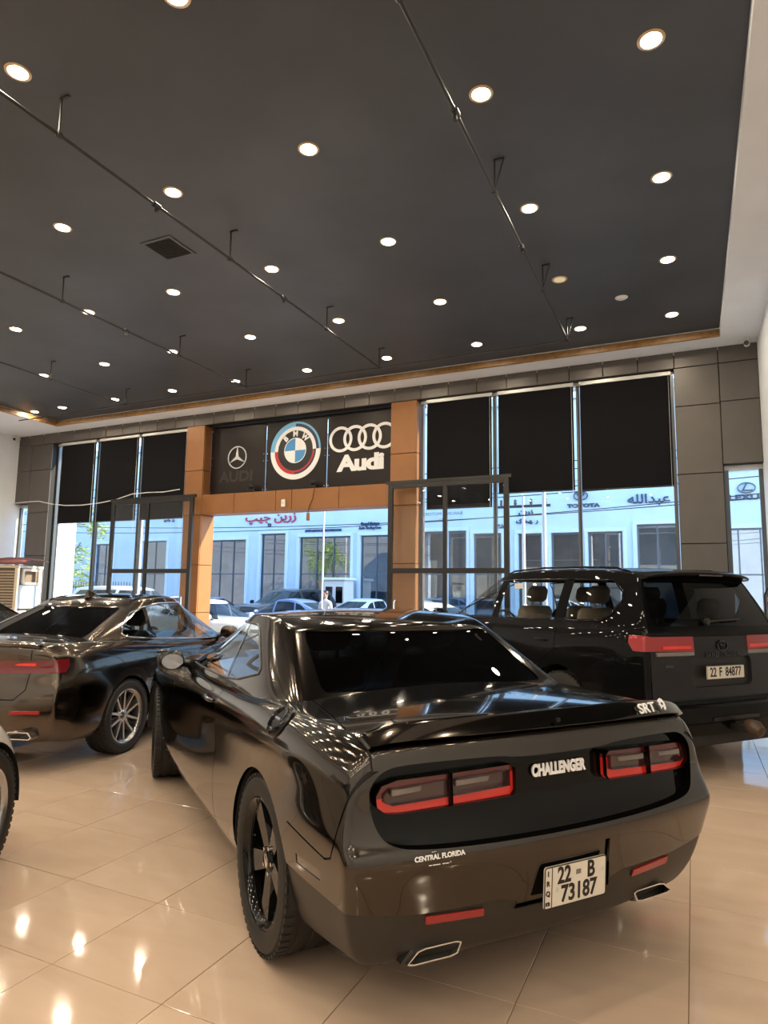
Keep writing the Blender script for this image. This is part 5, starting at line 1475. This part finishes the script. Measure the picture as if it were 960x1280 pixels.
def cooler():
    t = thing('air_cooler', 'cream evaporative air cooler with slatted sides near the left window', 'cooler', (-15.75, 11.15, 0), R(20))
    cr = mat('cream_metal', (.62, .54, .44), .5); bl = mat('cooler_pale', (.50, .60, .62), .4)
    W, D, z0, z1 = 1.05, 1.0, .95, 2.0
    b = MB()
    for x in (-W / 2, W / 2 - .08):
        for y in (-D / 2, D / 2 - .08): b.box(x, x + .08, y, y + .08, 0, z1)
    b.build('frame', cr, t)
    MB().chbox(-W / 2 - .02, W / 2 + .02, -D / 2 - .02, D / 2 + .02, z1, z1 + .07, .015).build('top_cover', cr, t)
    MB().chbox(-W / 2 - .01, W / 2 + .01, -D / 2 - .01, D / 2 + .01, z0 - .16, z0, .015).build('water_tray', cr, t)
    MB().box(-W / 2 + .08, W / 2 - .08, -D / 2 + .06, D / 2 - .06, z0, z1).build('pad_core', mat('cooler_pad', (.20, .15, .10), .9, bump=.5, bscale=40), t)
    sl = MB().box(-W / 2 + .08, W / 2 - .08, -.02, .02, -.003, .003); me = bpy.data.meshes.new('slat'); me.from_pydata(sl.v, [], sl.f); me.materials.append(cr)
    for k in range(14): piece('slat', me, t, (0, -D / 2 + .02, z0 + .05 + .07 * k), (R(-35), 0, 0))
    MB().box(W / 2 - .02, W / 2 + .0, -D / 2 + .1, D / 2 - .1, z0 + .05, z1 - .42).build('side_panel', bl, t)
    MB().ringprism(rrect(-.35, .35, -.2, .2, .05), rrect(-.28, .28, -.14, .14, .04), 0, .04, frame_from((W / 2, 0, z1 - .21), (0, 1, 0), (0, 0, 1))).build('air_outlet', cr, t)
    tp = MB(); vs = []; fs = []; n = 10
    rnd = random.Random(5)
    for i in range(n):
        for j in range(n):
            x = -.50 + 1.08 * i / (n - 1); y = -.5 + 1.0 * j / (n - 1)
            vs.append((x, y, .05 + .10 * math.sin(2.6 * i / n + .5) * math.sin(3.0 * j / n) + .03 + rnd.uniform(0, .02) - (.10 if j == 0 else 0)))
    for i in range(n - 1):
        for j in range(n - 1): fs.append([i * n + j, (i + 1) * n + j, (i + 1) * n + j + 1, i * n + j + 1])
    o = MB().add(vs, fs).build('dust_cloth', mat('dark_red_cloth', (.16, .06, .06), .9, vary=.3, scale=5), None, 60)
    o.location = (-15.6, 11.15, 2.10); o.rotation_euler = (0, 0, R(20)); md = o.modifiers.new('t', 'SOLIDIFY'); md.thickness = .012
    tag(o, 'dark red cloth thrown over the top of the cream air cooler', 'cloth')
cooler()

# ---------------------------------------------------------------- cars on the street
def street_cars():
    lowb = dict(SEDAN); lowb['low_m'] = None
    su = dict(SUV); su['low_m'] = 'blackmat'
    cols = {n: paint(n + '_car_paint', c, m, .3) for n, c, m in (('white', (.72, .74, .76), 0), ('navy', (.03, .05, .10), .4), ('grey', (.18, .19, .20), .6), ('black', (.015, .016, .018), .2), ('blue', (.10, .16, .30), .4), ('silver', (.50, .52, .54), .7))}
    data = [('street_saloon', 'white saloon parked just outside the doorway, its windscreen beside the left column', (-13.75, 15.0), 90, lowb, 'white'),
            ('street_off_roader', 'large white off-roader behind the left windows, beyond the brown grey saloon', (-18.6, 16.9), 88, su, 'white'),
            ('street_saloon', 'dark grey saloon in the far parking row, leftmost in the doorway view', (-20.9, 21.0), 10, lowb, 'grey'),
            ('street_saloon', 'navy saloon in the far parking row, between the grey saloon and the black off-roader', (-18.3, 20.6), 10, lowb, 'navy'),
            ('street_off_roader', 'black off-roader in the far parking row facing the showroom', (-15.3, 24.6), 190, su, 'black'),
            ('street_saloon', 'dark blue long-roofed car passing in the middle of the street', (-11.6, 19.6), -88, lowb, 'blue'),
            ('street_saloon', 'white saloon in the far row just right of the pedestrian', (-12.2, 23.0), 10, lowb, 'white'),
            ('street_saloon', 'silver saloon in the far row, last one before the right door leaf', (-9.9, 22.6), 10, lowb, 'silver'),
            ('street_saloon', 'white saloon seen through the lower pane of the right door leaf', (-6.0, 17.4), -70, lowb, 'white')]
    for n, lab, (x, y), hd, sp, c in data:
        make_car(n, lab, (x, y, -.22 if y > 13.4 else -.012), hd, sp, cols[c], 1, win='tint', rear_glass='tint', detail=False, interior=False, style='plain', spokes=6, group='cars in the street')
street_cars()

def pedestrian():
    t = thing('person', 'person with dark hair in a pale shirt standing in the street', 'person', (-10.46, 18.0, -.22), R(170))
    J = [((0, 0, .95), .14), ((0, 0, 1.10), .13), ((0, 0, 1.28), .155), ((0, 0, 1.40), .13), ((0, 0, 1.47), .055), ((0, 0, 1.53), .058),
         ((.10, 0, .88), .10), ((.11, .01, .48), .065), ((.11, -.01, .09), .045), ((.11, .12, .03), .035),
         ((-.10, 0, .88), .10), ((-.11, .01, .48), .065), ((-.11, -.01, .09), .045), ((-.11, .12, .03), .035),
         ((.19, 0, 1.39), .06), ((.25, .0, 1.12), .046), ((.24, .08, .88), .034),
         ((-.19, 0, 1.39), .06), ((-.25, .0, 1.12), .046), ((-.24, .08, .88), .034)]
    E_ = [(0, 1), (1, 2), (2, 3), (3, 4), (4, 5), (0, 6), (6, 7), (7, 8), (8, 9), (0, 10), (10, 11), (11, 12), (12, 13), (3, 14), (14, 15), (15, 16), (3, 17), (17, 18), (18, 19)]
    def skin(name, js, es, m, sub=1):
        me = bpy.data.meshes.new(name); me.from_pydata([j[0] for j in js], es, []); o = bpy.data.objects.new(name, me); C.objects.link(o)
        o.modifiers.new('s', 'SKIN'); sb = o.modifiers.new('u', 'SUBSURF'); sb.levels = sub; sb.render_levels = sub
        for v, j in zip(me.skin_vertices[0].data, js): v.radius = (j[1], j[1])
        me.skin_vertices[0].data[0].use_root = True
        bpy.context.view_layer.update()
        m2 = bpy.data.meshes.new_from_object(o.evaluated_get(bpy.context.evaluated_depsgraph_get())); bpy.data.objects.remove(o)
        m2.shade_smooth(); return link(name, m2, m, t)
    sk = mat('skin', (.42, .24, .16), .5)
    shirt = mat('pale_shirt', (.55, .56, .58), .8); tr = mat('dark_trousers', (.03, .03, .04), .8)
    body = skin('body', J, E_, shirt)
    hd = MB().lathe([(0, -.12), (.05, -.115), (.072, -.06), (.082, .0), (.080, .06), (.055, .105), (0, .12)], 20, Matrix.Translation((0, .01, 1.63)) @ Matrix.Diagonal((.92, 1.1, 1, 1)))
    hd.lathe([(0, -.03), (.014, -.02), (.012, .01), (0, .03)], 8, Matrix.Translation((0, .105, 1.62)))
    for s in (1, -1): hd.lathe([(0, -.03), (.012, -.02), (.014, .02), (0, .03)], 8, Matrix.Translation((.078 * s, 0, 1.63)))
    hd.build('head', sk, t, 60)
    MB().lathe([(.086, -.01), (.092, .05), (.065, .115), (0, .135)], 20, Matrix.Translation((0, -.008, 1.64)) @ Matrix.Diagonal((.96, 1.1, 1, 1))).build('hair', 'dark', t, 60)
    for s in (1, -1):
        MB().lathe([(0, -.01), (.011, 0), (0, .01)], 8, Matrix.Translation((.032 * s, .088, 1.645))).build('eye', 'dark', t, 60)
        skin('trouser_leg', [((.10 * s, 0, .95), .115), ((.11 * s, .01, .48), .08), ((.11 * s, -.01, .10), .062)], [(0, 1), (1, 2)], tr)
        hb = MB().chbox(-.018, .018, -.04, .04, -.05, .05, .012, Matrix.Translation((.24 * s, .10, .81)))
        for k in range(4): hb.tube([(.24 * s, .07 + .02 * k, .77), (.24 * s, .075 + .02 * k, .72 - .01 * (k in (1, 2))), (.235 * s, .085 + .02 * k, .69)], .008, 6)
        hb.tube([(.24 * s - .015 * s, .13, .83), (.225 * s, .155, .78), (.225 * s, .155, .75)], .009, 6)
        hb.build('hand', sk, t, 60)
    MB().box(-.025, .025, .086, .092, 1.575, 1.585).build('mouth', mat('lips', (.25, .09, .08), .5), t)
pedestrian()
